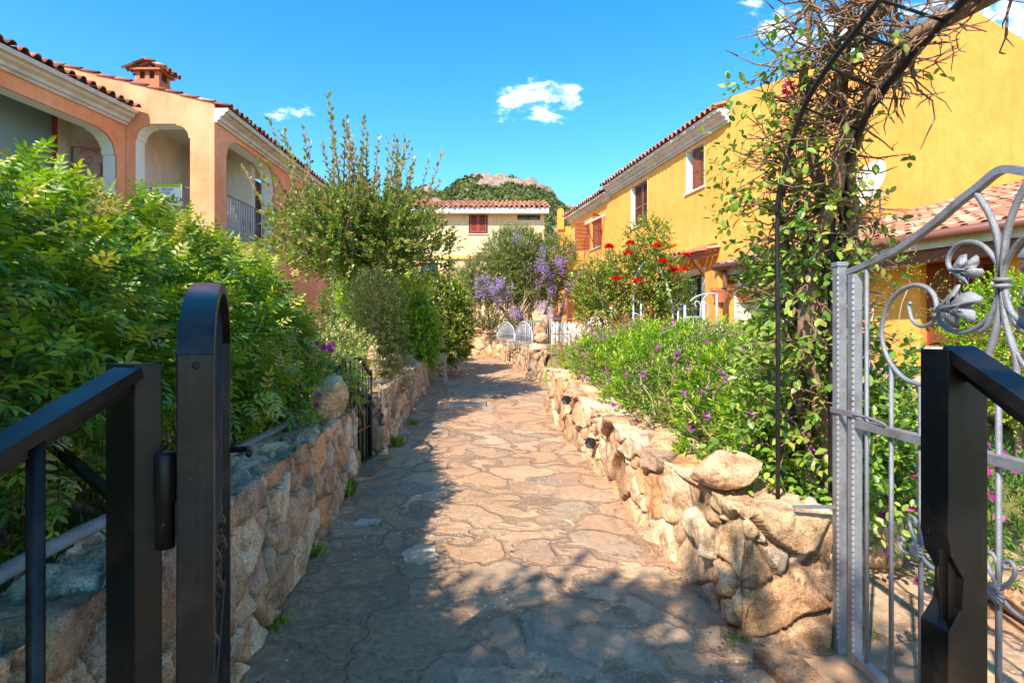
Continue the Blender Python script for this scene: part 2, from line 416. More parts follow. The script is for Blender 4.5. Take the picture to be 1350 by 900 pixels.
# ================================================================== ground
def rfront(y): return np.interp(y, [2.0, 2.5, 3.78, 5.7, 8.2, 8.6], [1.06, 1.04, .93, .72, .51, .5])
def lfront(y): return np.interp(y, [-2, 1.2, 2.4, 3.15, 5.05, 5.6, 7.5, 9.6, 11.0, 11.6], [-.9, -.95, -1.07, -1.155, -1.33, -1.25, -1.36, -1.47, -1.5, -1.5])
def pz(y): return .05*np.clip(y, -6, 26)
def gz(x, y):
    x = np.asarray(x, float); y = np.asarray(y, float); z = pz(y)-.035
    left = sstep(0, .2, lfront(y)-.12-x)*.68*sstep(13.5, 11.6, y)*(1-sstep(4.35, 4.5, y)*sstep(5.65, 5.5, y)*sstep(-2.6, -2.3, x))
    left = left+sstep(-1.9, -2.4, x)*sstep(13.4, 14.5, y)*.25
    rb = np.where(y < 8.3, rfront(y)+.2, np.where(y < 11.2, 2.6, np.interp(y, [11.2, 13.5, 16.8], [.55, .4, -.4])))
    right = sstep(0, .22, x-rb)*.5*sstep(2.62, 2.8, y)
    ramp_ = sstep(2.9, 4.6, y-.25*(x-1.4))
    right = np.where(x > 1.42, np.minimum(right, .5*np.maximum(ramp_, .0)), right)
    nz = .02*vnoise(np.stack([x*2.1, y*2.1, x*0], -1), 3)*(np.maximum(left, right) > .05)
    up = sstep(16.9, 17.4, y)*.4*sstep(-2.6, -2.2, x)*sstep(3, 1, x)
    return z+left+right+nz+up
xs = np.concatenate([[-1500, -700, -300, -140, -70, -40, -25, -16, -11, -8, -6.5, -5.4, -4.6], np.arange(-4, 5.6, .11), [6, 7, 8, 9.5, 12, 16, 25, 40, 70, 140, 300, 700, 1500]])
ys = np.concatenate([[-1500, -600, -200, -80, -40, -20, -12, -8, -6, -4.5, -3.5, -2.8], np.arange(-2.2, 12.2, .11), np.arange(12.4, 19, .25), [20, 22, 25, 30, 40, 60, 90, 140, 250, 500, 1000, 1800, 3000]])
X, Y = np.meshgrid(xs, ys); Z = gz(X, Y)
def grid_faces(nr, nc):
    i = np.arange(nr-1)[:, None]*nc+np.arange(nc-1)[None, :]
    return np.stack([i, i+1, i+1+nc, i+nc], -1).reshape(-1)
def m_soil():
    m, nt, b, out = newmat('soil_and_turf'); g = geo(nt)
    n1 = noise(nt, 1.6, 8, .7, g); n2 = noise(nt, 30, 6, .75, g)
    c = ramp(nt, n1.outputs[0], [(.35, srgb(120, 112, 60)), (.5, srgb(142, 140, 66)), (.62, srgb(150, 122, 84))]).outputs[0]
    k = ramp(nt, n2.outputs[0], [(.3, (.5, .5, .5)), (.7, (1.3, 1.3, 1.3))]).outputs[0]
    nt.links.new(mix(nt, 1, c, k, 'MULTIPLY'), b.inputs['Base Color']); b.inputs['Roughness'].default_value = 1
    bump(nt, b, n2.outputs[0], 1, .03); return m
M['soil'] = m_soil()
o = from_np('ground', np.stack([X, Y, Z], -1).reshape(-1, 3), grid_faces(*X.shape), [4]*((X.shape[0]-1)*(X.shape[1]-1)), M['soil'], smooth=True)
setp(o, kind='structure')

# paved path: crazy paving of sandstone and slate slabs in earth-coloured mortar
def m_path():
    m, nt, b, out = newmat('crazy_paving'); g = geo(nt)
    wn = noise(nt, 2.3, 3, .55, g)
    vm = N(nt, 'ShaderNodeVectorMath'); vm.operation = 'MULTIPLY_ADD'; nt.links.new(wn.outputs['Color'], vm.inputs[0])
    vm.inputs[1].default_value = (.75, .6, 0); nt.links.new(g, vm.inputs[2])
    wn2 = noise(nt, 14, 4, .6, g)
    vm2 = N(nt, 'ShaderNodeVectorMath'); vm2.operation = 'MULTIPLY_ADD'; nt.links.new(wn2.outputs['Color'], vm2.inputs[0])
    vm2.inputs[1].default_value = (.07, .07, 0); nt.links.new(vm.outputs[0], vm2.inputs[2])
    mp = N(nt, 'ShaderNodeMapping'); mp.inputs['Scale'].default_value = (1, 1.12, 0); mp.inputs['Rotation'].default_value = (0, 0, .5); nt.links.new(vm2.outputs[0], mp.inputs[0])
    v1 = N(nt, 'ShaderNodeTexVoronoi'); v1.inputs['Scale'].default_value = 2.7; nt.links.new(mp.outputs[0], v1.inputs['Vector'])
    ve = N(nt, 'ShaderNodeTexVoronoi'); ve.feature = 'DISTANCE_TO_EDGE'; ve.inputs['Scale'].default_value = 2.7; nt.links.new(mp.outputs[0], ve.inputs['Vector'])
    sp = N(nt, 'ShaderNodeSeparateColor'); nt.links.new(v1.outputs['Color'], sp.inputs[0])
    c = ramp(nt, sp.outputs[0], [(0, srgb(183, 144, 112)), (.2, srgb(204, 167, 132)), (.36, srgb(166, 136, 111)), (.5, srgb(212, 179, 143)),
                                 (.64, srgb(153, 134, 115)), (.8, srgb(197, 150, 112)), (1, srgb(191, 163, 134))]).outputs[0]
    jn = noise(nt, 6, 5, .7, g)
    jw = N(nt, 'ShaderNodeMath'); jw.operation = 'MULTIPLY_ADD'; nt.links.new(jn.outputs[0], jw.inputs[0]); jw.inputs[1].default_value = -.09; nt.links.new(ve.outputs[0], jw.inputs[2])
    jm = ramp(nt, jw.outputs[0], [(0, (1, 1, 1)), (.012, (0, 0, 0))]).outputs[0]
    # layered cleft texture, stretched differently in every slab
    n1 = noise(nt, 3.2, 9, .72, g, .8); n2 = noise(nt, 24, 7, .72, g, .3)
    st = ramp(nt, n1.outputs[0], [(.33, (.62, .56, .52)), (.48, (1, 1, 1)), (.7, (1.16, 1.14, 1.12))]).outputs[0]
    c = mix(nt, .85, c, mix(nt, 1, c, st, 'MULTIPLY'))
    st2 = ramp(nt, n2.outputs[0], [(.32, (.66, .62, .6)), (.5, (1, 1, 1)), (.7, (1.14, 1.14, 1.14))]).outputs[0]
    c = mix(nt, .9, c, mix(nt, 1, c, st2, 'MULTIPLY'))
    # mortar
    n3 = noise(nt, 60, 6, .8, g)
    mc = ramp(nt, n3.outputs[0], [(.35, srgb(100, 78, 60)), (.55, srgb(144, 116, 90)), (.68, srgb(200, 180, 156))]).outputs[0]
    # earth film lying over slabs in places
    n4 = noise(nt, 1.1, 7, .66, g)
    ef = ramp(nt, n4.outputs[0], [(.44, (0, 0, 0)), (.6, (.75, .75, .75))]).outputs[0]
    ec = ramp(nt, n3.outputs[0], [(.3, srgb(150, 112, 82)), (.7, srgb(196, 160, 124))]).outputs[0]
    c = mix(nt, ef, c, ec)
    # old weathered slabs along the left side, warm shade tone put into their brown
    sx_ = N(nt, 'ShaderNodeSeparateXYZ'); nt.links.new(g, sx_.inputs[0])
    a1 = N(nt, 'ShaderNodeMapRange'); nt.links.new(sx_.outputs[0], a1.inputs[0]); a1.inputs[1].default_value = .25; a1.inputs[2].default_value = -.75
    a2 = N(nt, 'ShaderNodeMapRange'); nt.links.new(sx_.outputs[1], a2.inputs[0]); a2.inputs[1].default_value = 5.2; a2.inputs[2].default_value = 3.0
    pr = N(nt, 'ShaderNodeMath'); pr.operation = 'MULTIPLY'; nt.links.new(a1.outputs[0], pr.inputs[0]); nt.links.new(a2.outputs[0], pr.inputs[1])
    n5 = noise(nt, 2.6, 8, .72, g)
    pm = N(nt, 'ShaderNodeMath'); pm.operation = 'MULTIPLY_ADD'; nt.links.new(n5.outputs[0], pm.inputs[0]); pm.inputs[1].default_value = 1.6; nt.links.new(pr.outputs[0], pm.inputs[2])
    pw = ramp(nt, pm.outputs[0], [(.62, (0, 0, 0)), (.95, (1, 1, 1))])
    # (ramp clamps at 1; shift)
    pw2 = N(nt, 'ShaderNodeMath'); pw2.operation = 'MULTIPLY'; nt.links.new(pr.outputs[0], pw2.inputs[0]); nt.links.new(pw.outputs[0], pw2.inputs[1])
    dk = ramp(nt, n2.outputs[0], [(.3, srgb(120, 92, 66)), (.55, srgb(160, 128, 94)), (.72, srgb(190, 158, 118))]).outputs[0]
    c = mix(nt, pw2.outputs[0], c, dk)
    jf = noise(nt, 1.9, 4, .6, g); jfr = ramp(nt, jf.outputs[0], [(.36, (.15, .15, .15)), (.56, (.85, .85, .85))]).outputs[0]
    c = mix(nt, mix(nt, 1, jm, jfr, 'MULTIPLY'), c, mc)
    # pale chips of gravel pressed in the weathered mortar
    v3 = N(nt, 'ShaderNodeTexVoronoi'); v3.inputs['Scale'].default_value = 38; nt.links.new(g, v3.inputs['Vector']); v3.inputs['Randomness'].default_value = 1
    s3 = N(nt, 'ShaderNodeSeparateColor'); nt.links.new(v3.outputs['Color'], s3.inputs[0])
    th = N(nt, 'ShaderNodeMath'); th.operation = 'GREATER_THAN'; nt.links.new(s3.outputs[0], th.inputs[0]); th.inputs[1].default_value = .72
    ch = ramp(nt, v3.outputs['Distance'], [(.22, (1, 1, 1)), (.32, (0, 0, 0))]).outputs[0]
    n7 = noise(nt, 1.7, 5, .6, g)
    chz = ramp(nt, n7.outputs[0], [(.5, (0, 0, 0)), (.58, (1, 1, 1))]).outputs[0]
    cm = mix(nt, 1, ch, th.outputs[0], 'MULTIPLY'); cm = mix(nt, 1, cm, chz, 'MULTIPLY'); 
    c = mix(nt, cm, c, srgb(208, 196, 180))
    c = mix(nt, 1, c, (.98, .96, .94), 'MULTIPLY')
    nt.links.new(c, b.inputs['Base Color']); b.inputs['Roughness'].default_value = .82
    er = ramp(nt, jw.outputs[0], [(-.0, (0, 0, 0)), (.05, (1, 1, 1))]).outputs[0]
    h = mix(nt, .35, er, n1.outputs[0])
    b1 = bump(nt, b, h, .75, .03); b2 = bump(nt, b, n2.outputs[0], .5, .018, b1); bump(nt, b, n3.outputs[0], .4, .006, b2)
    return m
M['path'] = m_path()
ny = 900; yy = np.concatenate([np.arange(-2, 6, .014), np.arange(6, 18, .03)]); xx = np.arange(-3.0, 3.4, .014)
X, Y = np.meshgrid(xx, yy)
pp = np.stack([X.ravel(), Y.ravel(), 0*X.ravel()], -1)
q = pp*np.array([1.7, 2.0, 0])+.45*np.stack([vnoise(pp*2.2, 31), vnoise(pp*2.2, 32), 0*X.ravel()], -1); q[:, 2] = .5
f1, f2, idr, vec = voro(q, 77, .85)
und = .006*vnoise(pp*1.3, 41)+.003*vnoise(pp*6, 42)+.004*(idr-.5)+vec[:, 0]*.01*(idr-.5)+vec[:, 1]*.012*(_h(np.floor(idr*1000)[:, None]*np.ones(3), 3)-.5)
und = und*sstep(.0, .12, f2-f1)-.0015*(1-sstep(0, .07, f2-f1))
und += .02*sstep(.18, 0, X.ravel()-lfront(Y.ravel()))  # earth banked against the wall foot
Z = pz(Y).ravel()+und
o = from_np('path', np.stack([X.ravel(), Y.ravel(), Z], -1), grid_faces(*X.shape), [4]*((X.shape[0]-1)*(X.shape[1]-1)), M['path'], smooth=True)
setp(o, kind='structure')

# ================================================================== dry stone walls
def stone_wall(name, label, line, thick, side, zb, zt, cell=(.27, .27, .2), res=.011, seed=0, end0=True, end1=True, group=None, mat_='stone', batter=.03, top_amp=.8):
    """line: front foot line; side=+1 when the body lies to the right of the direction of travel"""
    line = np.array(line, float); seg = np.linalg.norm(np.diff(line, axis=0), axis=1); s = np.concatenate([[0], np.cumsum(seg)]); Ltot = s[-1]
    us = np.arange(0, Ltot, res); us = np.append(us, Ltot)
    fx = np.interp(us, s, line[:, 0]); fy = np.interp(us, s, line[:, 1])
    k = max(1, int(.25/res)); ker = np.ones(k)/k
    tx = np.gradient(fx, us); ty = np.gradient(fy, us)
    tx = np.convolve(np.pad(tx, k, 'edge'), ker, 'same')[k:-k]; ty = np.convolve(np.pad(ty, k, 'edge'), ker, 'same')[k:-k]
    n = np.hypot(tx, ty); tx /= n; ty /= n; nx, ny_ = ty*side, -tx*side       # towards the body
    zb_ = np.array([zb(x, y) for x, y in zip(fx, fy)]); zt_ = np.interp(us/Ltot, np.linspace(0, 1, len(zt)), zt)
    H = float((zt_-zb_).mean()); nf = max(3, int(H/res)); ntp = max(3, int(thick/res))
    ring = [(0, t) for t in np.linspace(0, 1, nf)]+[(t, 1) for t in np.linspace(0, 1, ntp)[1:]]+[(1, t) for t in np.linspace(1, 0, max(3, nf//2))[1:]]
    ring = np.array(ring); nr = len(ring)
    sts = []
    nend = max(2, int(max(H, thick/2)/res/1.4))
    if end0: sts += [(0, f) for f in np.linspace(0, 1, nend)[:-1]]
    sts += [(i, 1.0) for i in range(len(us))]
    if end1: sts += [(len(us)-1, f) for f in np.linspace(1, 0, nend)[1:]]
    idx = np.array([a for a, f in sts]); fr = np.array([f for a, f in sts])
    o_ = (ring[None, :, 0]-.5)*fr[:, None]+.5; hh = ring[None, :, 1]*fr[:, None]
    off = o_*thick+batter*hh*(1-2*o_)
    Pn = np.empty((len(sts), nr, 3))
    Pn[..., 0] = fx[idx][:, None]+nx[idx][:, None]*off; Pn[..., 1] = fy[idx][:, None]+ny_[idx][:, None]*off
    Pn[..., 2] = zb_[idx][:, None]+(zt_-zb_)[idx][:, None]*hh
    du = np.gradient(Pn, axis=0); dv = np.gradient(Pn, axis=1); Nn = np.cross(du, dv)
    # smooth normals around the arrises
    for _ in range(3):
        Nn[1:-1] = (Nn[:-2]+2*Nn[1:-1]+Nn[2:])/4; Nn[:, 1:-1] = (Nn[:, :-2]+2*Nn[:, 1:-1]+Nn[:, 2:])/4
    Nn /= np.linalg.norm(Nn, axis=-1, keepdims=True)+1e-9
    mid = Nn[len(sts)//2, nf//2]; want = -np.array([nx[len(us)//2], ny_[len(us)//2], 0])
    if np.dot(mid, want) < 0: Nn = -Nn
    p = Pn.reshape(-1, 3); nn = Nn.reshape(-1, 3); cell = np.array(cell)
    wp = p+.03*np.stack([vnoise(p*7, seed+1), vnoise(p*7, seed+2), vnoise(p*7, seed+3)], -1)+.05*np.stack([vnoise(p*2.5, seed+4), vnoise(p*2.5, seed+5), vnoise(p*2.5, seed+6)], -1)
    f1, f2, idr, vec = voro(wp/cell, seed+11, .85)
    # second, smaller set of stones wedged in between
    f1b, f2b, idb, vecb = voro(wp/(cell*.52), seed+31, .8)
    small = idr > .78
    e = np.where(small, np.minimum((f2-f1), (f2b-f1b)*.55), f2-f1); rid = np.where(small, idb, idr); v_ = np.where(small[:, None], vecb*.5, vec)*cell
    g = sstep(.005, .085, e)
    hsh = lambda q_: _h(np.stack([np.floor(rid*9973), np.floor(rid*7919), np.floor(rid*331)], -1), q_)-.5
    tilt = v_[:, 0]*hsh(1)+v_[:, 1]*hsh(2)+v_[:, 2]*hsh(3)
    d = -.042*(1-g)**1.2+.008*sstep(.05, .5, e)+.34*tilt*g+.024*hsh(4)*g
    rg = fbm(p*9, 4, seed+7); facet = np.abs(fbm(p*5+rid[:, None]*9, 2, seed+8))
    d += .02*rg*g-.04*facet*g+.009*fbm(p*38, 3, seed+9)
    topm = sstep(.6, .95, nn[:, 2]); d = d*(1-topm*(1-top_amp))
    d = d*np.where(p[:, 2] < zb_.min()-1, 0, 1)
    p2 = p+nn*d[:, None]
    C = np.stack([rid, (1-sstep(.0, .045, e))*.9*(1-.4*topm), idb], -1)
    F_ = grid_faces(len(sts), nr); nfc = (len(sts)-1)*(nr-1)
    o = from_np(name, p2, F_, [4]*nfc, M[mat_], loc=(fx[0], fy[0], zb_[0]), colors=C, smooth=True)
    setp(o, label, 'stone wall', group); return o
foot = lambda x, y: pz(y)-.08
stone_wall('stone_wall', 'low tan granite wall under the left hedge, running beside the path to the small black gate', [(-.86, -1.6), (-.91, .4), (-.95, 1.2), (-1.07, 2.4), (-1.155, 3.15), (-1.33, 5.02)], .36, -1, foot,
           [.86, .87, .88, .87, .86, .86], seed=3, res=.0105)
stone_wall('stone_wall', 'granite wall on the left of the path from behind the small black gate to the square pier', [(-1.25, 5.62), (-1.36, 7.5), (-1.47, 9.6), (-1.55, 10.9)], .42, -1, foot, [.95, .97, 1.02, 1.08], seed=9, res=.016)
stone_wall('stone_pier', 'square pier of big granite blocks at the far end of the left wall', [(-1.84, 10.95), (-1.3, 11.0), (-1.28, 11.5)], .5, -1, foot, [1.12, 1.12], seed=15, res=.016, cell=(.3, .3, .24))
stone_wall('stone_wall', 'low granite wall on the right of the path with dark spotlights and the purple flowered hedge above', [(1.0, 2.5), (.985, 2.9), (.9, 3.78), (.69, 5.7), (.48, 8.15)], .46, 1, foot,
           [.70, .70, .76, .84, .93, 1.0], seed=22, res=.0105, cell=(.36, .36, .29))
stone_wall('stone_wall', 'far granite wall crossing the end of the path and bending back to the silver double gate', [(-2.9, 17.5), (-1.6, 17.2), (-.75, 16.8), (-.3, 15.6), (.14, 13.2), (.3, 11.2)], .42, -1, foot,
           [1.42, 1.42, 1.4, 1.32, 1.2, 1.17], seed=27, res=.022, cell=(.3, .3, .26))
def boulder(c, size, seed, rot=0, sub=5, amp=.16, name=None, label=None, cat='boulder', group=None, parent=None, flat=0, tiltx=0):
    bm = bmesh.new(); bmesh.ops.create_icosphere(bm, subdivisions=sub, radius=1)
    v = np.array([x.co for x in bm.verts]); bm.verts.index_update(); fs = [x.index for f in bm.faces for x in f.verts]; bm.free()
    rg = np.random.default_rng(seed)
    # cut facets
    for _ in range(9):
        nrm = rg.normal(size=3); nrm /= np.linalg.norm(nrm); dd = rg.uniform(.55, .82); t = v@nrm-dd
        v = v-np.where(t > 0, t*.88, 0)[:, None]*nrm
    v = v+v*(amp*fbm(v*1.3+seed*3.1, 3, seed)+.05*fbm(v*5+seed, 3, seed+2)+.018*fbm(v*16, 3, seed+5))[:, None]
    v = v*np.array(size)/2
    a = tiltx; R = np.array([[1, 0, 0], [0, math.cos(a), -math.sin(a)], [0, math.sin(a), math.cos(a)]])
    Rz = np.array([[math.cos(rot), -math.sin(rot), 0], [math.sin(rot), math.cos(rot), 0], [0, 0, 1]])
    v = v@R.T@Rz.T+np.array(c)
    C = np.tile([rg.uniform(0, 1), 0, .5], (len(v), 1))
    o = from_np(name or 'boulder', v, fs, [3]*(len(fs)//3), M['boulder'], parent=parent, loc=None if parent else c, colors=C, smooth=True)
    if parent is None: setp(o, label, cat, group)
    return o
boulder(P(432, 524, 4.15)+np.array([-.02, 0, .0]), (.34, .22, .36), 4, .5, label='pointed upright granite boulder on the left wall beside the small black gate', tiltx=.2)
boulder(P(491, 482, 6.05)+np.array([-.02, .1, 0]), (.13, .2, .42), 8, .2, label='narrow upright stone standing right behind the small black gate')
boulder(P(519, 483, 7.5), (.3, .3, .34), 12, .6, label='squat upright granite boulder on the left wall past the small black gate')
boulder(P(541, 477, 9.3), (.26, .24, .34), 13, .1, label='small leaning stone on the left wall against the square pier')
boulder(P(571, 456, 11.25), (.44, .36, .22), 19, .1, label='rounded boulder lying on top of the square stone pier')
boulder(np.array([1.12, 2.97, .79]), (.38, .3, .2), 33, -.25, amp=.1, label='smooth tan rounded boulder lying on the near end of the right wall')
for i, (px, py, s_, lb) in enumerate([(612, 437, (.3, .25, .3), 'grey stone on the far wall at its left end'), (628, 436, (.4, .3, .22), 'flat pale stone on the far wall beside the red flowers'),
                                  (598, 439, (.3, .3, .2), 'dark little stone at the very left of the far wall top'), (645, 439, (.42, .3, .18), 'long low stone on the far wall just left of the silver double gate')]):
    boulder(P(px, py, 17.1), s_, 30+i, i, sub=4, label=lb, cat='stone')
pier = thing('stone_stack', 'stacked granite stones topped by a pointed stone beside the silver double gate', 'stone stack', (.55, 11.4, 1.15))
for i, (px, py, s_) in enumerate([(711, 458, (.5, .4, .2)), (712, 446, (.4, .34, .26)), (711, 434, (.3, .3, .3)), (719, 424, (.16, .2, .3))]):
    boulder(P(px, py, 11.5), s_, 50+i, i*1.1, sub=4, name='stone', parent=pier)
boulder(P(758, 492, 9.0), (.5, .4, .6), 60, .3, label='rounded block behind the far end of the right wall', cat='stone')
# rocks edging the flower bed at the right
for i, (x, y, z, s_, lb) in enumerate([(2.12, 3.35, .3, (.62, .4, .36), 'big granite rock edging the flower bed, seen through the silver gate bars'),
        (1.75, 3.3, .26, (.36, .3, .28), 'smaller rock at the left end of the flower bed edging, next to the wall end'),
        (2.5, 2.8, .22, (.7, .4, .26), 'long rock edging the flower bed in front of the magenta daisies')]):
    boulder((x, y, z), s_, 70+i, i*.8, label=lb, cat='rock')
for i, (px, py, D, s_, lb) in enumerate([(1165, 520, 4.9, (.75, .5, .45), 'left pale orange rock of the rockery below the ground floor window'), (1222, 522, 5.4, (.8, .5, .5), 'middle salmon rock of the rockery, behind the gate bars'),
        (1335, 522, 5.0, (.9, .6, .7), 'large tilted rock of the rockery with the yellow hose in front'), (1215, 548, 4.7, (.5, .35, .25), 'flat reddish rock in front of the rockery')]):
    boulder(P(px, py, D), s_, 80+i, i*.8, label=lb, cat='rock')

# single slabs, grate and small things on the path
mb = MB(); c = P(483, 690, 1125/(690-402.5)); z0 = pz(c[1])
mb.prism([(c[0]-.075, c[1]-.06, z0), (c[0]+.08, c[1]-.055, z0), (c[0]+.085, c[1]+.06, z0), (c[0]-.065, c[1]+.065, z0)], (0, 0, .016))
mb.build('stone_slab', m_plain('pale_marble', srgb(180, 172, 158), .7, .2, 9, .3), loc=c, bevel=.003); setp(bpy.context.scene.objects['stone_slab'], 'small white square slab at the left edge of the path', 'slab')
def flag(pts, label, m):
    q = [(( px-675)/F*1125/(py-402.5), 1125/(py-402.5)) for px, py in pts]; rg = np.random.default_rng(int(pts[0][0])); out = []
    for (a, b), (c_, d_) in zip(q, q[1:]+q[:1]):
        for t_ in np.linspace(0, 1, 7)[:-1]: out.append((a*(1-t_)+c_*t_+rg.normal(0, .006), b*(1-t_)+d_*t_+rg.normal(0, .006)))
    cx, cy = np.mean(out, axis=0); n_ = len(out); vs = [(x, y, pz(y)-.01) for x, y in out]+[(x, y, pz(y)+.007) for x, y in out]+[(cx+(x-cx)*.95, cy+(y-cy)*.95, pz(y)+.0105) for x, y in out]
    mb = MB(); mb.add(vs, [(i, (i+1) % n_, n_+(i+1) % n_, n_+i) for i in range(n_)]+[(n_+i, n_+(i+1) % n_, 2*n_+(i+1) % n_, 2*n_+i) for i in range(n_)]+[tuple(range(2*n_, 3*n_))])
    o = mb.build('paving_slab', m, loc=(cx, cy, float(pz(cy)))); setp(o, label, 'paving slab'); return o
def m_slab(name, c, c2):
    m, nt, b, out = newmat(name); g = geo(nt); n1 = noise(nt, 7, 9, .74, g, .8); n2 = noise(nt, 60, 6, .75, g)
    a = ramp(nt, n1.outputs[0], [(.35, c2), (.6, c)]).outputs[0]; k = ramp(nt, n2.outputs[0], [(.35, (.72, .7, .68)), (.6, (1.08, 1.08, 1.08))]).outputs[0]
    nt.links.new(mix(nt, 1, a, k, 'MULTIPLY'), b.inputs['Base Color']); b.inputs['Roughness'].default_value = .8; b1 = bump(nt, b, n1.outputs[0], .6, .02); bump(nt, b, n2.outputs[0], .5, .006, b1); return m
flag([(528, 731), (548, 719), (574, 720), (578, 738), (556, 744), (536, 741)], 'pale cream flagstone embedded left of centre in the shaded path', m_slab('pale_sandstone', srgb(204, 186, 156), srgb(170, 148, 118)))
flag([(684, 810), (712, 806), (738, 825), (772, 848), (795, 868), (790, 896), (758, 893), (722, 884), (694, 866), (690, 835)], 'long grey brown flagstone at the bottom centre of the path', m_slab('grey_sandstone', srgb(176, 150, 126), srgb(146, 120, 96)))
flag([(598, 884), (640, 880), (700, 886), (726, 899), (700, 915), (610, 912)], 'cracked pinkish flagstone at the very bottom of the picture', m_slab('pink_sandstone', srgb(196, 160, 126), srgb(166, 128, 98)))
c = P(618, 532.5, 1125/(532.5-402.5)); z0 = pz(c[1])+.006
t = thing('drain_grate', 'grey metal drain grate set across the paved path', 'drain', (c[0], c[1], z0))
mb = MB(); w_, d_ = .25, .17
for s_ in (-1, 1):
    mb.box((c[0]-w_-.02, c[1]+s_*d_-.015, z0-.02), (c[0]+w_+.02, c[1]+s_*d_+.015, z0+.014)); mb.box((c[0]+s_*w_-.015, c[1]-d_, z0-.02), (c[0]+s_*w_+.015, c[1]+d_, z0+.013))
mb.build('frame', M['silver'], t)
mb = MB()
for k in range(15): x = c[0]-w_+.03+k*(2*w_-.06)/14; mb.box((x-.007, c[1]-d_+.02, z0-.01), (x+.007, c[1]+d_-.02, z0+.010))
mb.build('bars', M['silver'], t)
mb = MB(); mb.box((c[0]-w_, c[1]-d_, z0-.02), (c[0]+w_, c[1]+d_, z0-.0045)); mb.build('drain_bed', M['dark'], t)
# wedge of stone at the foot of the right wall
mb = MB(); mb.prism([(1.02, 2.42, .1), (1.2, 2.36, .1), (1.24, 2.02, .08), (1.1, 2.0, .08)], (0, 0, .07)); mb.build('stone_slab', M['stone'], loc=(1.1, 2.2, .1), bevel=.01)
setp(bpy.context.scene.objects['stone_slab.001'], 'broken upright slab at the foot of the right wall corner', 'slab')
# stone step below the small black gate
mb = MB(); mb.prism([(-1.5, 4.9, .2), (-1.22, 4.95, .2), (-1.16, 5.6, .22), (-1.5, 5.65, .22)], (0, 0, .09)); o = mb.build('door_step', M['stone'], loc=(-1.3, 5.2, .2), bevel=.012)
setp(o, 'worn stone step under the small black arched gate', 'step')

# ================================================================== hill
ridge_px = [400, 470, 500, 530, 560, 585, 600, 618, 640, 660, 680, 700, 712, 722, 730, 745, 762, 775, 790, 815, 860, 950]
ridge_py = [300, 275, 262, 248, 243, 246, 236, 227, 224, 229, 230, 234, 239, 240, 250, 263, 268, 272, 288, 304, 330, 380]
Dh = 320.0
hx = np.arange(-190, 160, 1.0); hy = np.arange(130, 420, 1.6)
X, Y = np.meshgrid(hx, hy)
pxh = 675+X/Dh*F; rz = EYE+(440-np.interp(pxh, ridge_px, ridge_py))/F*Dh
prof = np.where(Y < Dh, np.clip((Y-130)/(Dh-130), 0, 1)**1.15, 1-.6*sstep(Dh, 420, Y))
p3 = np.stack([X.ravel(), Y.ravel(), 0*X.ravel()], -1)
rough = 5.0*fbm(p3*.035, 4, 5)+2.6*np.abs(fbm(p3*.09, 4, 8))
Z = (rz-2.5)*prof+rough.reshape(X.shape)*np.clip(prof*1.6, 0, 1)*(.35+.65*np.abs(Y-Dh)/60).clip(.3, 1)
rockm = sstep(-.11, .03, fbm(p3*.022+9, 4, 12)+.25*(prof.ravel()-.62)+.12*fbm(p3*.12, 2, 3)).reshape(X.shape)
craw = np.abs(fbm(p3*.16, 4, 21)).reshape(X.shape)
f1, f2, idr, vec = voro(p3*.13+.4*fbm(p3*.1, 2, 2)[:, None], 5)
Z = Z+rockm*(3.8*(1-f1).reshape(X.shape)-1.8+2.6*craw)*np.clip(prof*1.4, 0, 1)
def m_hill():
    m, nt, b, out = newmat('granite_and_scrub'); g = geo(nt)
    a = N(nt, 'ShaderNodeAttribute'); a.attribute_name = 'Col'; s = N(nt, 'ShaderNodeSeparateColor'); nt.links.new(a.outputs[0], s.inputs[0])
    n1 = noise(nt, .35, 8, .75, g); n2 = noise(nt, .12, 7, .7, g)
    rk = ramp(nt, n1.outputs[0], [(.3, srgb(92, 76, 66)), (.45, srgb(150, 124, 106)), (.62, srgb(182, 156, 136))]).outputs[0]
    gr = ramp(nt, n1.outputs[0], [(.3, srgb(58, 70, 40)), (.5, srgb(92, 106, 58)), (.68, srgb(126, 128, 78))]).outputs[0]
    mm = N(nt, 'ShaderNodeMath'); mm.operation = 'MULTIPLY_ADD'; nt.links.new(n2.outputs[0], mm.inputs[0]); mm.inputs[1].default_value = 1.2; nt.links.new(s.outputs[0], mm.inputs[2])
    r = ramp(nt, mm.outputs[0], [(.86, (0, 0, 0)), (.99, (1, 1, 1))]).outputs[0]
    nt.links.new(mix(nt, r, gr, rk), b.inputs['Base Color']); b.inputs['Roughness'].default_value = 1
    bump(nt, b, n1.outputs[0], 1, 1.2); return m
M['hill'] = m_hill()
C = np.stack([rockm.ravel()]*3, -1)
o = from_np('hill', np.stack([X.ravel(), Y.ravel(), Z.ravel()], -1), grid_faces(*X.shape), [4]*((X.shape[0]-1)*(X.shape[1]-1)), M['hill'], colors=C, smooth=True); setp(o, kind='structure')
hillZ = Z
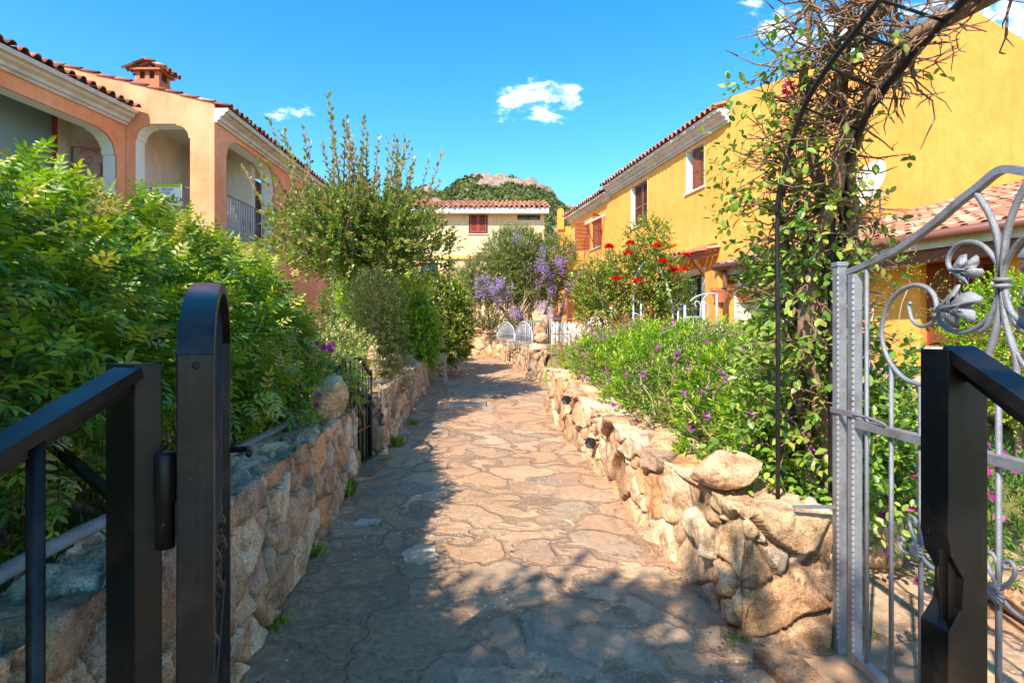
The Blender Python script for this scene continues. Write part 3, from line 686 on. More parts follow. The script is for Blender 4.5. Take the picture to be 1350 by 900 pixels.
# ================================================================== houses
Zv = np.array([0, 0, 1.0])
def v3(x, y, z=0): return np.array([x, y, z], float)
def shutter(parent, O, U, Nn, w_, h_, m='redwood', th=.035, name='shutter', frame=.06, slats=True, mid=True):
    """louvred shutter leaf; O lower corner, U along width, Nn outward"""
    mb = MB(); U = np.array(U, float); Nn = np.array(Nn, float)
    def b(u0, u1, z0, z1, t0, t1): mb.obox(O+U*(u0+u1)/2+Zv*(z0+z1)/2+Nn*(t0+t1)/2, U*(u1-u0)/2, Nn*(t1-t0)/2, Zv*(z1-z0)/2)
    b(0, frame, 0, h_, 0, th); b(w_-frame, w_, 0, h_, 0, th); b(frame, w_-frame, 0, frame, .001, th-.001); b(frame, w_-frame, h_-frame, h_, .001, th-.001)
    if mid: b(frame, w_-frame, h_*.45, h_*.45+frame, .001, th-.001)
    if slats:
        n = int((h_-2*frame)/.05)
        for k in range(n):
            z = frame+(k+.5)*(h_-2*frame)/n
            c = O+U*(w_/2)+Zv*z+Nn*th*.45
            mb.obox(c, U*(w_/2-frame), (Nn*.5-Zv*.6)*.026, (Nn*.6+Zv*.5)*.005)
    else: b(frame, w_-frame, frame, h_-frame, .004, th*.5)
    return mb.build(name, M[m], parent)
def wbox(mb, O, U, Nn, u0, u1, z0, z1, t0, t1):
    mb.obox(O+U*(u0+u1)/2+Zv*(z0+z1)/2+Nn*(t0+t1)/2, U*(u1-u0)/2, Nn*(t1-t0)/2, Zv*(z1-z0)/2)
def window(parent, O, U, Nn, u0, u1, z0, z1, rec=.18, fm='wood', fr=.05, pane='glass', liner='white', sill=True, bars=0, mull=1):
    """recessed window: frame part with pane, lining and sill as sub-parts. O on wall face, z absolute"""
    O = np.array(O, float)*np.array([1, 1, 0]); U = np.array(U, float); Nn = np.array(Nn, float)
    mb = MB()
    wbox(mb, O, U, Nn, u0+.005, u0+fr, z0+.002, z1-.002, -rec-.05, -rec); wbox(mb, O, U, Nn, u1-fr, u1-.005, z0+.002, z1-.002, -rec-.05, -rec)
    wbox(mb, O, U, Nn, u0+fr, u1-fr, z0+.002, z0+fr, -rec-.049, -rec-.001); wbox(mb, O, U, Nn, u0+fr, u1-fr, z1-fr, z1-.002, -rec-.049, -rec-.001)
    for k in range(mull):
        u = u0+(u1-u0)*(k+1)/(mull+1); wbox(mb, O, U, Nn, u-.02, u+.02, z0+fr, z1-fr, -rec-.048, -rec-.002)
    f = mb.build('window', M[fm], parent)
    mb = MB(); wbox(mb, O, U, Nn, u0+fr*.6, u1-fr*.6, z0+fr*.6, z1-fr*.6, -rec-.035, -rec-.025); mb.build('pane', M[pane], f)
    if liner:
        mb = MB(); t = .012
        wbox(mb, O, U, Nn, u0, u0+t, z0, z1, -rec+.001, .003); wbox(mb, O, U, Nn, u1-t, u1, z0, z1, -rec+.001, .003)
        wbox(mb, O, U, Nn, u0+t, u1-t, z1-t, z1, -rec+.001, .003); mb.build('lining', M[liner], f)
    if sill:
        mb = MB(); wbox(mb, O, U, Nn, u0-.05, u1+.05, z0-.04, z0, -rec+.002, .05); mb.build('sill', M['white' if liner == 'white' else 'cornice'], f)
    if bars:
        mb = MB()
        for k in range(bars):
            u = u0+(u1-u0)*(k+.5)/bars; mb.tube([O+U*u+Nn*(-rec*.4)+Zv*z0, O+U*u+Nn*(-rec*.4)+Zv*z1], .008, 6)
        mb.build('window_bars', M['dark'], f)
    return f
def arch(u0, u1, z0, z1, r=.32, n=6):
    """opening outline with flat head, small step and rounded shoulders"""
    pts = [(u0, z0), (u0, z1-r)]
    pts += [(u0+.03+(r-.03)*(1-math.cos(a)), z1-r+(r-.03)*math.sin(a)) for a in np.linspace(.0, PI/2, n)]
    pts += [(u0+r, z1), (u1-r, z1)]
    pts += [(u1-.03-(r-.03)*(1-math.cos(a)), z1-r+(r-.03)*math.sin(a)) for a in np.linspace(PI/2, .0, n)]
    pts += [(u1, z1-r), (u1, z0)]
    return pts
def railing(parent, A, B, z0, z1, m='rustiron', step=.12, orn=True, name='railing'):
    A = np.array(A, float); B = np.array(B, float); d = B-A; Lr = np.linalg.norm(d); mb = MB()
    mb.bar(A+Zv*z1, B+Zv*z1, .035, .018); mb.bar(A+Zv*(z0+.06), B+Zv*(z0+.06), .025, .015)
    n = int(Lr/step)
    for k in range(n+1):
        p = A+d*k/n; mb.tube([p+Zv*z0, p+Zv*(z1-.01)], .008, 5)
        if orn and k % 3 == 1:
            q = p+Zv*(z0+z1)/2; u = d/Lr
            for s_ in (-1, 1):
                mb.tube([q+u*s_*.02-Zv*.1, q+u*s_*.045-Zv*.04, q+u*s_*.02, q+u*s_*.045+Zv*.04, q+u*s_*.02+Zv*.1], .006, 4)
    return mb.build(name, M[m], parent)

# ---------------------------------------------------------------- yellow house
UY = v3(-.2135, .9769); GY = v3(.9769, .2135); C0 = v3(4.915, 12.8)
NL = -GY                                  # long wall faces the path
yh = thing('yellow_house', 'two storey bright yellow house with a big gable wall right of the path', 'house', (4.9, 12.8, .5))
mb = MB()
w1 = [(1.08, 5.106), (1.08, 6.19), (1.94, 6.19), (1.94, 5.106)]; w2 = [(4.18, 4.82), (4.18, 6.15), (5.36, 6.15), (5.36, 4.82)]
d1 = [(1.15, .6), (1.15, 3.0), (2.25, 3.0), (2.25, .6)]
mb.wall(C0, UY, NL, [(0, .3), (0, 6.5), (7.0, 6.5), (7.0, .3)], [w1, w2, d1], .3)
# gable wall facing the gate, with ridge stub
mb.wall(C0+UY*.001, GY, -UY, [(.301, .3), (.301, 6.83), (0, 6.7), (0, 6.45), (-.02, 6.45), (-.02, 6.72), (6.7, 9.5), (6.74, 9.62), (6.98, 9.62), (7.02, 9.5), (14, 7.0), (14, .3)][0:1]+
        [(.301, 6.5), (0, 6.5), (0, 6.82), (6.72, 9.56), (6.76, 9.68), (6.98, 9.68), (7.02, 9.54), (14, 7.06), (14, .3)], [], .3)
mb.wall(C0+UY*6.7, GY, UY, [(.3, .3), (.3, 6.45), (6.8, 9.3), (13.7, 6.8), (13.7, .3)], [], .3)
mb.build('wall', M['yellow'], yh)
# slight pilaster step in the gable
mb = MB(); mb.wall(C0-UY*.03, GY, -UY, [(4.62, .5), (4.62, 8.66), (6.72, 9.52), (6.99, 9.52), (13.9, 7.05), (13.9, .5)], [], .028); mb.build('gable_render', M['yellow'], yh)
roof(yh, C0+NL*.36+UY*.02+Zv*6.58, UY, 7.1, GY+Zv*.408, 7.5, seed=1)
cornice(yh, C0+Zv*6.25+NL*.001, C0+UY*7.02+Zv*6.25+NL*.001, NL, CPROF)
f = window(yh, C0, UY, NL, 1.08, 1.94, 5.106, 6.19, rec=.2, mull=0, pane='glass')
shutter(f, C0+UY*1.12+NL*(-.19)+Zv*5.12, UY, NL, .36, 1.05, 'wood', slats=False); shutter(f, C0+UY*1.5+NL*(-.18)+Zv*5.12, UY*.75+NL*.3, NL, .3, 1.05, 'wood', slats=False)
f = window(yh, C0, UY, NL, 4.18, 5.36, 4.82, 6.15, rec=.2, mull=0)
for k in (0, 1): shutter(f, C0+UY*(4.22+k*.56)+NL*(-.16)+Zv*4.84, UY, NL, .54, 1.28, 'wood')
f = window(yh, C0, UY, NL, 1.15, 2.25, .6, 3.0, rec=.2, mull=1, bars=7, fm='dark', pane='glass')
setp(f, 'barred ground floor door in a white surround')
# white surround around the door
mb = MB()
for (a, b, c_, d_) in [(1.0, 1.15, .6, 3.12), (2.25, 2.4, .6, 3.12), (1.15, 2.25, 3.0, 3.12)]: wbox(mb, C0, UY, NL, a, b, c_, d_, .001, .03)
mb.build('door_surround', M['white'], yh)
# timber door canopy with gutter and braces
cz = 3.36; Dc = 14.0
ca = C0+UY*.45; 
cano = MB()
for u in (.5, 2.9):
    b0 = C0+UY*u+NL*.02
    cano.bar(b0+Zv*(cz+.02), b0+NL*.85+Zv*(cz-.12), .09, .11); cano.bar(b0+Zv*(cz-.85), b0+NL*.62+Zv*(cz-.14), .08, .08)
cano = cano.build('canopy', M['wood'], yh)
tile_roof('roof_tiles', C0+UY*.35+NL*1.0+Zv*(cz-.06), UY, 2.7, GY+Zv*.22, 1.0, cano, seed=5)
mb = MB(); mb.tube([C0+UY*.3+NL*1.05+Zv*(cz-.12), C0+UY*3.1+NL*1.05+Zv*(cz-.12)], .055, 10); mb.build('gutter', M['gutter'], cano)
# raised render band and pipe stub above the canopy
mb = MB(); wbox(mb, C0, UY, NL, .5, 2.2, 3.62, 3.7, .001, .07); wbox(mb, C0, UY, NL, 2.4, 4.2, 3.9, 3.94, .001, .05); mb.build('render_band', M['yellow'], yh)
# second, lower block
y2 = thing('yellow_house', 'lower farther yellow house block with open red shutters and a dark porch', 'house', C0+UY*7.0)
B0 = C0+UY*7.03
w3 = [(.87, 4.68), (.87, 5.75), (2.0, 5.75), (2.0, 4.68)]; po = [(.7, .5), (.7, 3.55), (4.1, 3.55), (4.1, .5)]
mb = MB(); mb.wall(B0, UY, NL, [(0, .3), (0, 6.2), (4.4, 6.2), (4.4, .3)], [w3, po], .3)
mb.wall(B0+GY*2.2, UY, NL, [(0, .3), (0, 6.2), (4.4, 6.2), (4.4, .3)], [], .2)
mb.wall(B0+UY*4.4, GY, UY, [(.3, .3), (.3, 6.2), (8, 6.2), (8, .3)], [], .2)
mb.build('wall', M['yellow'], y2)
roof(y2, B0+NL*.34+UY*.02+Zv*6.4, UY, 4.5, GY+Zv*.36, 4.0, seed=3)
cornice(y2, B0+Zv*6.16+NL*.001, B0+UY*4.4+Zv*6.16+NL*.001, NL, [(a*.85, b*.8) for a, b in CPROF])
f = window(y2, B0, UY, NL, .87, 2.0, 4.68, 5.75, rec=.1, fm='redwood', liner=None, mull=1)
shutter(f, B0+UY*2.02+NL*.02+Zv*4.66, UY*.35+NL*.94, UY, .56, 1.1); shutter(f, B0+UY*.85+NL*.02+Zv*4.66, -UY*.6+NL*.8, -UY, .56, 1.1)
mb = MB(); mb.wall(B0+GY*1.2, UY, NL, [(0, .3), (0, 3.6), (4.4, 3.6), (4.4, .3)], [[(1.6, .5), (1.6, 2.8), (2.9, 2.8), (2.9, .5)]], .15)
mb.build('porch_wall', M['orange'], y2)
mb = MB(); wbox(mb, B0+GY*1.3, UY, NL, 1.6, 2.9, .5, 2.8, -.05, -.02); mb.build('door', M['dark'], y2)
mb = MB(); wbox(mb, B0, UY, NL, .3, 4.4, 3.6, 3.72, .001, .9); mb.build('porch_roof', M['gutter'], y2)
mb = MB()
for u in (.5, 2.3, 4.1): mb.obox(B0+UY*u+NL*.75+Zv*2.0, UY*.09, NL*.09, Zv*1.6)
for u in np.linspace(.3, 4.3, 9): mb.bar(B0+UY*u+Zv*3.52, B0+UY*u+NL*1.1+Zv*3.5, .07, .12)
mb.build('porch_post', M['wood'], y2)
# parapet and small round-topped chimney beyond
c = P(739, 300, 24.6); mb = MB()
prof = [(-.14, 6.0), (-.14, 6.75)]+[(-.14*math.cos(a), 6.75+.16*math.sin(a)) for a in np.linspace(0, PI, 9)]+[(.14, 6.75), (.14, 6.0)]
mb.prism([v3(c[0]+u, 24.5, z) for u, z in prof], (0, .3, 0))
mb.box((1.95, 24.6, 2), (3.3, 25.0, 6.15)); mb.build('chimney', M['yellow'], y2)
mb = MB(); mb.lathe(v3(2.75, 19.9, 0), [(0, 0)]*0+[(.001, 0)], 3) if False else None
# satellite arm: white awning bracket on the block and round lamp shade
o = MB(); k0 = B0+UY*.5+Zv*5.72
o.bar(k0+NL*.02, k0+NL*.75-Zv*.35, .05, .05); o.bar(k0+UY*1.9+NL*.02, k0+NL*.75-Zv*.35, .03, .03); o.build('awning_bracket', M['white'], y2)

# ---------------------------------------------------------------- single storey wing with tiled porch
dW = v3(.384, -.923); nW = v3(-.923, -.384); iW = -nW
E0 = v3(9.2-.416*11.86, 11.86)
wg = thing('porch_wing', 'single storey yellow wing with pinkish tiled roof, brown gutter and brown louvred window', 'house wing', (5.8, 8.4, .5))
Lw = 7.2; ez = 2.9
roof(wg, E0+Zv*ez, dW, Lw, iW+Zv*.27, 9.6, seed=11, pink=.12, pitch=.24, row=.38)
mb = MB()
g0 = E0+Zv*(ez-.03)+nW*.06
mb.tube([g0, g0+dW*Lw], .07, 10); mb.build('gutter', M['gutter'], wg)
mb = MB(); mb.bar(E0+iW*.1+Zv*(ez-.13), E0+iW*.1+dW*Lw+Zv*(ez-.13), .03, .12); mb.build('fascia', M['cornice'], wg)
mb = MB(); mb.bar(E0+iW*.25+Zv*(ez-.27), E0+iW*.25+dW*(Lw-.1)+Zv*(ez-.27), .16, .2); mb.build('porch_beam', M['wood'], wg)
# rafters
mb = MB()
for k in range(1, 14): a = E0+dW*(k*.52)+Zv*(ez-.16); mb.bar(a+iW*.12, a+iW*.86+Zv*.2, .07, .09)
mb.build('rafters', M['wood'], wg)
# window wall
W0 = E0+iW*.8
uw = lambda D: (11.86-D)/.923
wu0, wu1 = uw(8.92)+.33-.4, uw(7.97)+.33-.1
# solve the window interval on the wall line directly
def u_of_px(px):
    k = (px-675)/F; return (W0[0]-k*W0[1])/(k*dW[1]-dW[0])
ua, ub = u_of_px(1213), u_of_px(1325)
zt = lambda py, u: EYE+(440-py)/F*(W0+dW*u)[1]
wz0, wz1 = zt(456, ua), zt(346, ua)
us0 = u_of_px(1120)
mb = MB(); mb.wall(W0, dW, nW, [(us0, .2), (us0, 3.05), (Lw, 3.05), (Lw, .2)], [[(ua, wz0), (ua, wz1), (ub, wz1), (ub, wz0)]], .3)
q = W0+dW*us0; mb.wall(q-nW*.3, iW, -dW, [(0, .2), (0, 3.1), (2.4, 3.7), (2.4, .2)], [], .25)
q = W0+dW*Lw; mb.wall(q-nW*.3, iW, dW, [(0, .2), (0, 3.1), (5, 4.3), (5, .2)], [], .25)
mb.build('wall', M['yellow'], wg)
f = window(wg, W0, dW, nW, ua, ub, wz0, wz1, rec=.16, fm='redwood', fr=.07, liner=None, mull=1, pane='dark')
n_ = 3; ww = (ub-ua-.14)/n_
for k in range(n_): shutter(f, (W0+dW*(ua+.07+k*ww)-nW*.15)*v3(1, 1, 0)+Zv*(wz0+.06), dW, nW, ww-.01, wz1-wz0-.12, 'wood', slats=(k > 0))
# beige end wall of the open porch, with yellow pillar and downpipe
A0 = v3((945-675)/F*11.86, 11.8); A1 = v3((967-675)/F*11.8, 11.78)
mb = MB(); mb.box((A0[0], 11.8, .4), (A1[0], 12.6, 2.86)); mb.build('pillar', M['yellow'], wg)
mb = MB(); mb.prism([v3(A1[0]+.002, 11.83, .4), v3(A1[0]+3.0, 11.83, .4), v3(A1[0]+3.0, 11.83, 3.35), v3(A1[0]+.002, 11.83, 2.78)], (0, .2, 0)); mb.build('end_wall', M['cream'], wg)
mb = MB(); dp = P(959, 360, 11.6); mb.tube([v3(E0[0]+.1, 11.72, 2.85), v3(E0[0]+.1, 11.68, 2.72), v3(dp[0], 11.72, 2.5), v3(dp[0], 11.72, .5)], .05, 10)
for z in (1.3, 2.3): mb.tube([v3(dp[0], 11.72, z), v3(dp[0], 11.72, z+.05)], .062, 10)
mb.build('downpipe', M['gutter'], wg)
mb = MB(); c = P(983, 358, 11.55); mb.box((c[0]-.16, 11.3, 2.62), (c[0]+.22, 11.82, 2.84)); mb.build('beam_end', M['wood'], wg)
mb = MB(); mb.prism([v3(c[0]-.2, 11.5, 2.61), v3(c[0]+.3, 11.5, 2.61), v3(c[0]+.24, 11.5, 2.4), v3(c[0]-.1, 11.5, 2.4)], (0, .32, 0)); mb.build('corbel', M['white'], wg)

# terracotta wall planters
def planter(c, label, n=v3(0, -1)):
    t = thing('wall_planter', label, 'planter', c, 'terracotta half-round planters on the porch walls')
    mb = MB(); N_ = 14
    prof = [(.13, 0), (.16, .1), (.2, .22), (.215, .24), (.225, .3)]
    vs = []; 
    for r, z in prof:
        for k in range(N_+1):
            a = PI+PI*k/N_; vs.append(c+v3(r*math.cos(a), .8*r*math.sin(a), z))
    fs = [(i*(N_+1)+k, i*(N_+1)+k+1, (i+1)*(N_+1)+k+1, (i+1)*(N_+1)+k) for i in range(len(prof)-1) for k in range(N_)]
    fs += [(i*(N_+1), (i+1)*(N_+1), (i+1)*(N_+1)+N_, i*(N_+1)+N_) for i in range(len(prof)-1)]+[tuple(range(N_+1)), tuple((len(prof)-1)*(N_+1)+k for k in range(N_+1))]
    mb.add(vs, fs, False); mb.build('bowl', M['terra'], t)
    mb = MB(); mb.lathe(c+v3(0, -.09, .29), [(.1, -.02), (.1, .012)], 12); mb.build('soil', M['dark'], t)
    mb = MB(); mb.box(c+v3(-.24, -.012, .27), c+v3(.24, 0, .31)); mb.build('rim', M['terra'], t)
    return t
planter(v3((983-675)/F*11.81, 11.82, EYE+(440-399)/F*11.8-.01), 'terracotta planter hung on the beige porch wall')
planter(v3((951-675)/F*11.78, 11.79, EYE+(440-399)/F*11.8), 'terracotta planter hung on the yellow pillar beside the downpipe')

# satellite dish on the gable
ds = thing('satellite_dish', 'white satellite dish on the yellow gable behind the bougainvillea', 'satellite dish', P(1168, 250, 13.0))
c = P(1150, 246, 12.6); ax = v3(-.93, -.12, .36); ax /= np.linalg.norm(ax); s1 = np.cross(ax, Zv); s1 /= np.linalg.norm(s1); s2 = np.cross(s1, ax)
mb = MB(); vs = []; R_ = .55
for sgn in (0, 1):
    for i in range(9):
        r = R_*i/8
        for k in range(28):
            a = 2*PI*k/28; vs.append(c+(s1*math.cos(a)*.92+s2*math.sin(a))*r+ax*(.16*(r/R_)**2-sgn*.012))
fs = []
for sgn in (0, 1):
    for i in range(8):
        for k in range(28):
            b = sgn*9*28; f_ = (b+i*28+k, b+i*28+(k+1) % 28, b+(i+1)*28+(k+1) % 28, b+(i+1)*28+k); fs.append(f_ if sgn == 0 else f_[::-1])
fs += [(8*28+k, 8*28+(k+1) % 28, 17*28+(k+1) % 28, 17*28+k) for k in range(28)]
mb.add(vs, fs, True); mb.build('dish', M['white'], ds)
mb = MB(); mb.tube([c-ax*.02, c-ax*.25, c+v3(.35, .9, -.35)], .025, 8); mb.tube([c-ax*.2, c-ax*.2-Zv*.5], .02, 6); mb.build('mount', M['silver'], ds)
mb = MB(); mb.tube([c-s2*.5+ax*.12, c-s2*.2+ax*.62], .012, 6); mb.obox(c-s2*.17+ax*.64, ax*.06, s1*.03, s2*.03); mb.build('receiver_arm', M['silver'], ds)
mb = MB(); mb.tube([c-ax*.1, c+v3(.3, .4, -.3), c+v3(.33, .75, -.9), c+v3(.28, .8, -1.6)], .012, 5); mb.build('cable', M['white'], ds)

# ---------------------------------------------------------------- orange house
oh = thing('orange_house', 'orange stucco house with white arched loggias and clay tile eaves left of the path', 'house', (-7.5, 12, .6))
YA = 12.0; XA = -6.28
rake = lambda x: 6.37+(-6.28-x)*.247
oA = arch(-7.97, -6.79, 3.65, 5.93, .3)
outer = [(-8.14, .4), (-8.14, 6.0), (-10.6, 6.0), (-10.6, rake(-10.6)), (XA, rake(XA)), (XA, .4)]
mb = MB(); mb.wall((0, YA, 0), (1, 0, 0), (0, -1, 0), outer, [oA], .05)
# path-facing wall
oB = arch(.46, 3.0, 3.65, 5.86, .42)
mb.wall((XA, YA+.05, 0), (0, 1, 0), (1, 0, 0), [(0, .4), (0, 6.1), (7.6, 6.1), (7.6, .4)], [oB], .05)
# section nearer the camera
S0 = v3(-8.14, 11.99); dS = v3(-.36, -2.55); dS /= np.linalg.norm(dS); nS = v3(.99, -.14)
oS = arch(.22, 3.9, 3.65, 5.62, .42)
mb.wall(S0, dS, nS, [(0, .4), (0, 6.1), (5.2, 6.1), (5.2, .4)], [oS], .05)
mb.build('wall', M['orange'], oh)
mb = MB(); mb.wall((0, YA+.052, 0), (1, 0, 0), (0, -1, 0), [(-8.1, 3.2), (-8.1, 6.2), (XA-.055, 6.2), (XA-.055, 3.2)], [oA], .3)
mb.wall((XA-.052, YA+.352, 0), (0, 1, 0), (1, 0, 0), [(0, 3.2), (0, 6.1), (7.0, 6.1), (7.0, 3.2)], [[(u-.302, z) for u, z in oB]], .3)
mb.wall(S0-nS*.052, dS, nS, [(.05, 3.2), (.05, 6.1), (5.0, 6.1), (5.0, 3.2)], [oS], .28)
mb.build('arch_lining', M['white'], oh)
# interiors
mb = MB()
mb.box((-10.5, 14.6, 3.2), (XA-.4, 14.8, 6.5)); mb.box((-10.5, 12.4, 6.12), (XA-.4, 14.6, 6.22)); mb.box((-8.3, 12.4, 3.4), (-8.14, 14.6, 6.12))
mb.box((XA-1.6, 14.8, 3.4), (XA-1.4, 19, 6.1))
mb.box((-7.6, 13.9, 3.65), (-7.32, 14.2, 6.12))
mb.wall((0, YA, 0), (1, 0, 0), (0, -1, 0), [(-9.6, 3.2), (-9.6, 6.1), (-8.42, 6.1), (-8.42, 3.2)], [[(-9.26, 3.65), (-9.26, 5.64), (-8.44, 5.64), (-8.44, 3.65)]], .2)
mb.box((-10.6, 13.5, 3.2), (-8.32, 13.65, 6.1)); mb.box((-10.6, 12.2, 5.9), (-8.32, 13.5, 5.98))
mb.wall((-9.3, 11.98, 0), (0, -1, 0), (1, 0, 0), [(0, 3.2), (0, 6.2), (5.2, 6.2), (5.2, 3.2)], [[(.36, 3.75), (.36, 6.05), (5.0, 6.05), (5.0, 3.75)]], .2)
mb.build('loggia_wall', M['cream'], oh)
mb = MB(); mb.box((-10.5, 12.36, 3.45), (XA-.36, 14.6, 3.64)); mb.box((-9.3, 7, 3.45), (-8.6, 11.98, 3.64)); mb.box((-10.5, 12.21, 3.45), (-8.35, 13.5, 3.645)); mb.box((-9.45, 6.8, 6.0), (-8.75, 11.97, 6.07)); mb.build('loggia_floor', M['cream'], oh)
mb = MB(); O_ = v3(-9.3, 11.98); U_ = v3(0, -1); Nn_ = v3(1, 0)
for (a, b, c_, d_) in [(.36, .44, 3.75, 6.05), (4.92, 5.0, 3.75, 6.05), (.44, 4.92, 5.97, 6.05), (.44, 4.92, 3.75, 3.83)]: wbox(mb, O_, U_, Nn_, a, b, c_, d_, -.08, .02)
f = mb.build('window', M['redwood'], oh)
mb = MB(); wbox(mb, O_, U_, Nn_, .44, 4.92, 3.83, 5.97, -.05, -.03); mb.build('pane', M['curtain'], f)
mb = MB(); mb.box((-9.72, 13.44, 3.65), (-9.0, 13.49, 5.5)); f = mb.build('door', M['redwood'], oh)
mb = MB(); mb.tube([v3(-9.1, 13.42, 4.6), v3(-9.1, 13.38, 4.6), v3(-9.2, 13.38, 4.6)], .012, 6); mb.build('handle', M['silver'], f)
# back and far sides
mb = MB(); mb.box((-14, 12.1, .4), (-10.62, 12.3, 6)); mb.box((-14, 19.5, .4), (XA-.1, 19.7, 6.1)); mb.box((-14.1, 7, .4), (-13.9, 19.6, 6.1)); mb.box((-13.8, 7.0, .4), (-9.55, 7.2, 6.1)); mb.build('rear_wall', M['orange'], oh)
roof(oh, v3(-5.94, YA-.04, 6.26), v3(0, 1), 7.9, v3(-1, 0, .247), 8, seed=21)
roof(oh, S0+nS*.36+Zv*6.2+dS*.02, dS, 5.2, -nS+Zv*.22, 3.6, seed=23)
cornice(oh, v3(XA+.001, YA+.0, 5.96), v3(XA+.001, 19.6, 5.96), v3(1, 0), CPROF)
cornice(oh, S0+nS*.001+Zv*5.88+dS*.0, S0+nS*.001+dS*5.2+Zv*5.88, nS, CPROF)
railing(oh, v3(XA-.2, YA+.5), v3(XA-.2, YA+3.05), 3.7, 4.66)
railing(oh, v3(-7.98, YA+.2), v3(-6.78, YA+.2), 3.7, 4.63, orn=False)
# scrolled iron gate on the landing
mb = MB(); gx0, gx1 = -9.2, -8.42; gy = 11.9
mb.tube([v3(gx0, gy, 3.7), v3(gx0, gy, 5.42)], .022, 6); mb.tube([v3(gx1, gy, 3.7), v3(gx1, gy, 5.1)], .018, 6)
mb.tube([v3(gx0+(gx1-gx0)*t, gy, 5.4+.03*math.sin(PI*t)-.32*t**2) for t in np.linspace(0, 1, 12)], .014, 6)
for (cx, cz_, r, a0, a1) in [(-9.0, 4.98, .16, 0, 5.6), (-8.66, 4.78, .17, 2.4, 8.2), (-8.85, 5.15, .1, -2, 3.4), (-8.6, 5.02, .1, -1, 4.5)]:
    mb.tube([v3(cx+r*(1-.09*i)*math.cos(a), gy, cz_+r*(1-.09*i)*math.sin(a)) for i, a in enumerate(np.linspace(a0, a1, 10))], .011, 5)
for x in np.linspace(gx0+.12, gx1-.1, 5): mb.tube([v3(x, gy, 3.7), v3(x, gy, 4.7)], .009, 5)
mb.build('landing_gate', M['rustiron'], oh)
# chimney with tiled cap
ch = v3(P(199, 95, 13.2)[0], 13.2); cz = EYE+(440-103)/F*13.2-.1
mb = MB(); 
mb.box((ch[0]-.28, 13.05, cz-.7), (ch[0]+.28, 13.5, cz+.02)); 
for dx in (-.27, -.05, .17): 
    for dy in (13.06, 13.39): mb.box((ch[0]+dx, dy, cz+.02), (ch[0]+dx+.1, dy+.1, cz+.2))
mb.box((ch[0]-.35, 12.97, cz+.2), (ch[0]+.35, 13.58, cz+.24))
chm = mb.build('chimney', M['terra'], oh)
mb = MB(); mb.box((ch[0]-.24, 13.1, cz+.0), (ch[0]+.24, 13.45, cz+.2)); mb.build('flue', M['dark'], chm)
for s_ in (-1, 1): tile_roof('chimney_tiles', v3(ch[0]+s_*.46, 12.9 if s_ > 0 else 13.64, cz+.22), v3(0, s_), .74, v3(-s_, 0, .42), .5, chm, pitch=.18, row=.3, seed=40+s_)
# hanging estate-agent board on the railing
sg = thing('sale_sign', 'white and lime estate agent board hung on the balcony railing', 'sign', v3(-7.6, 12.1, 4.1))
mb = MB(); x0, x1 = P(201, 250, 12.1)[0], P(240, 250, 12.1)[0]; zt_, zb2 = EYE+(440-243)/F*12.1, EYE+(440-272)/F*12.1
mb.box((x0, 12.08, zb2), (x1, 12.1, zt_)); mb.build('board', M['white'], sg)
mb = MB(); mb.box((x0, 12.072, zt_-.06), (x1, 12.079, zt_)); mb.build('top_band', m_plain('lime_band', srgb(176, 206, 40), .5, .02, 5, 0), sg)
tm = m_plain('sign_ink', srgb(30, 76, 66), .5, .02, 5, 0)
def text(s, x, z, y, size, m, parent, name='lettering'):
    cu = bpy.data.curves.new(name, 'FONT'); cu.body = s; cu.size = size; cu.extrude = .001
    o = bpy.data.objects.new(name, cu); col.objects.link(o); bpy.context.view_layer.update()
    dg = bpy.context.evaluated_depsgraph_get(); me = bpy.data.meshes.new_from_object(o.evaluated_get(dg)); bpy.data.objects.remove(o)
    me.transform(Matrix.Translation((x, y, z)) @ Matrix.Rotation(PI/2, 4, 'X')); me.transform(Matrix.Translation(-Vector(LOC[parent]))); me.materials.clear()
    return link(name, me, m, parent)
text('TECNO', x0+.2, zt_-.14, 12.07, .075, tm, sg); text('CASA', x0+.2, zt_-.21, 12.07, .075, tm, sg)
text('VENDITA', x0+.05, zt_-.39, 12.07, .15, tm, sg)
mb = MB(); cx, cz_ = x0+.11, zt_-.14
mb.prism([(cx, 12.07, cz_+.05), (cx+.05, 12.07, cz_), (cx, 12.07, cz_-.05), (cx-.05, 12.07, cz_)], (0, .005, 0)); mb.build('emblem', m_plain('sign_green', srgb(24, 96, 60), .5, .02, 5, 0), sg)

# ---------------------------------------------------------------- pale house across the end
ph_ = thing('beige_house', 'pale beige house with a closed red shutter beyond the end of the path', 'house', (-1.5, 25, .9))
def pxX(px, D=25.): return (px-675)/F*D
def pyZ(py, D=25.): return EYE+(440-py)/F*D
holes = [[(pxX(a), pyZ(d_)), (pxX(a), pyZ(c_)), (pxX(b), pyZ(c_)), (pxX(b), pyZ(d_))] for a, b, c_, d_ in [(618, 643, 280.5, 308), (560, 575, 280.5, 302), (555, 577, 346, 365), (682, 712, 281.5, 290)]]
mb = MB(); mb.wall((0, 25, 0), (1, 0, 0), (0, -1, 0), [(-4.9, .5), (-4.9, 7.0), (1.42, 7.0), (1.42, .5)], holes, .3)
mb.wall((1.42, 25.3, 0), (0, 1, 0), (1, 0, 0), [(0, .5), (0, 7.0), (6, 7.0), (6, .5)], [], .3)
mb.build('wall', M['beige'], ph_)
mb = MB(); mb.box((-4.9, 24.93, pyZ(340)-.05), (1.44, 24.998, pyZ(340)+.1)); mb.build('string_course', m_plain('ochre_band', srgb(232, 186, 110), .9, .1, 3, .2), ph_)
roof(ph_, v3(-5.1, 24.55, 6.98), v3(1, 0), 6.75, v3(0, 1, .3), 3.6, seed=31)
mb = MB(); mb.box((-5.0, 24.6, 6.72), (1.6, 24.999, 6.93)); mb.build('cornice', M['cornice'], ph_)
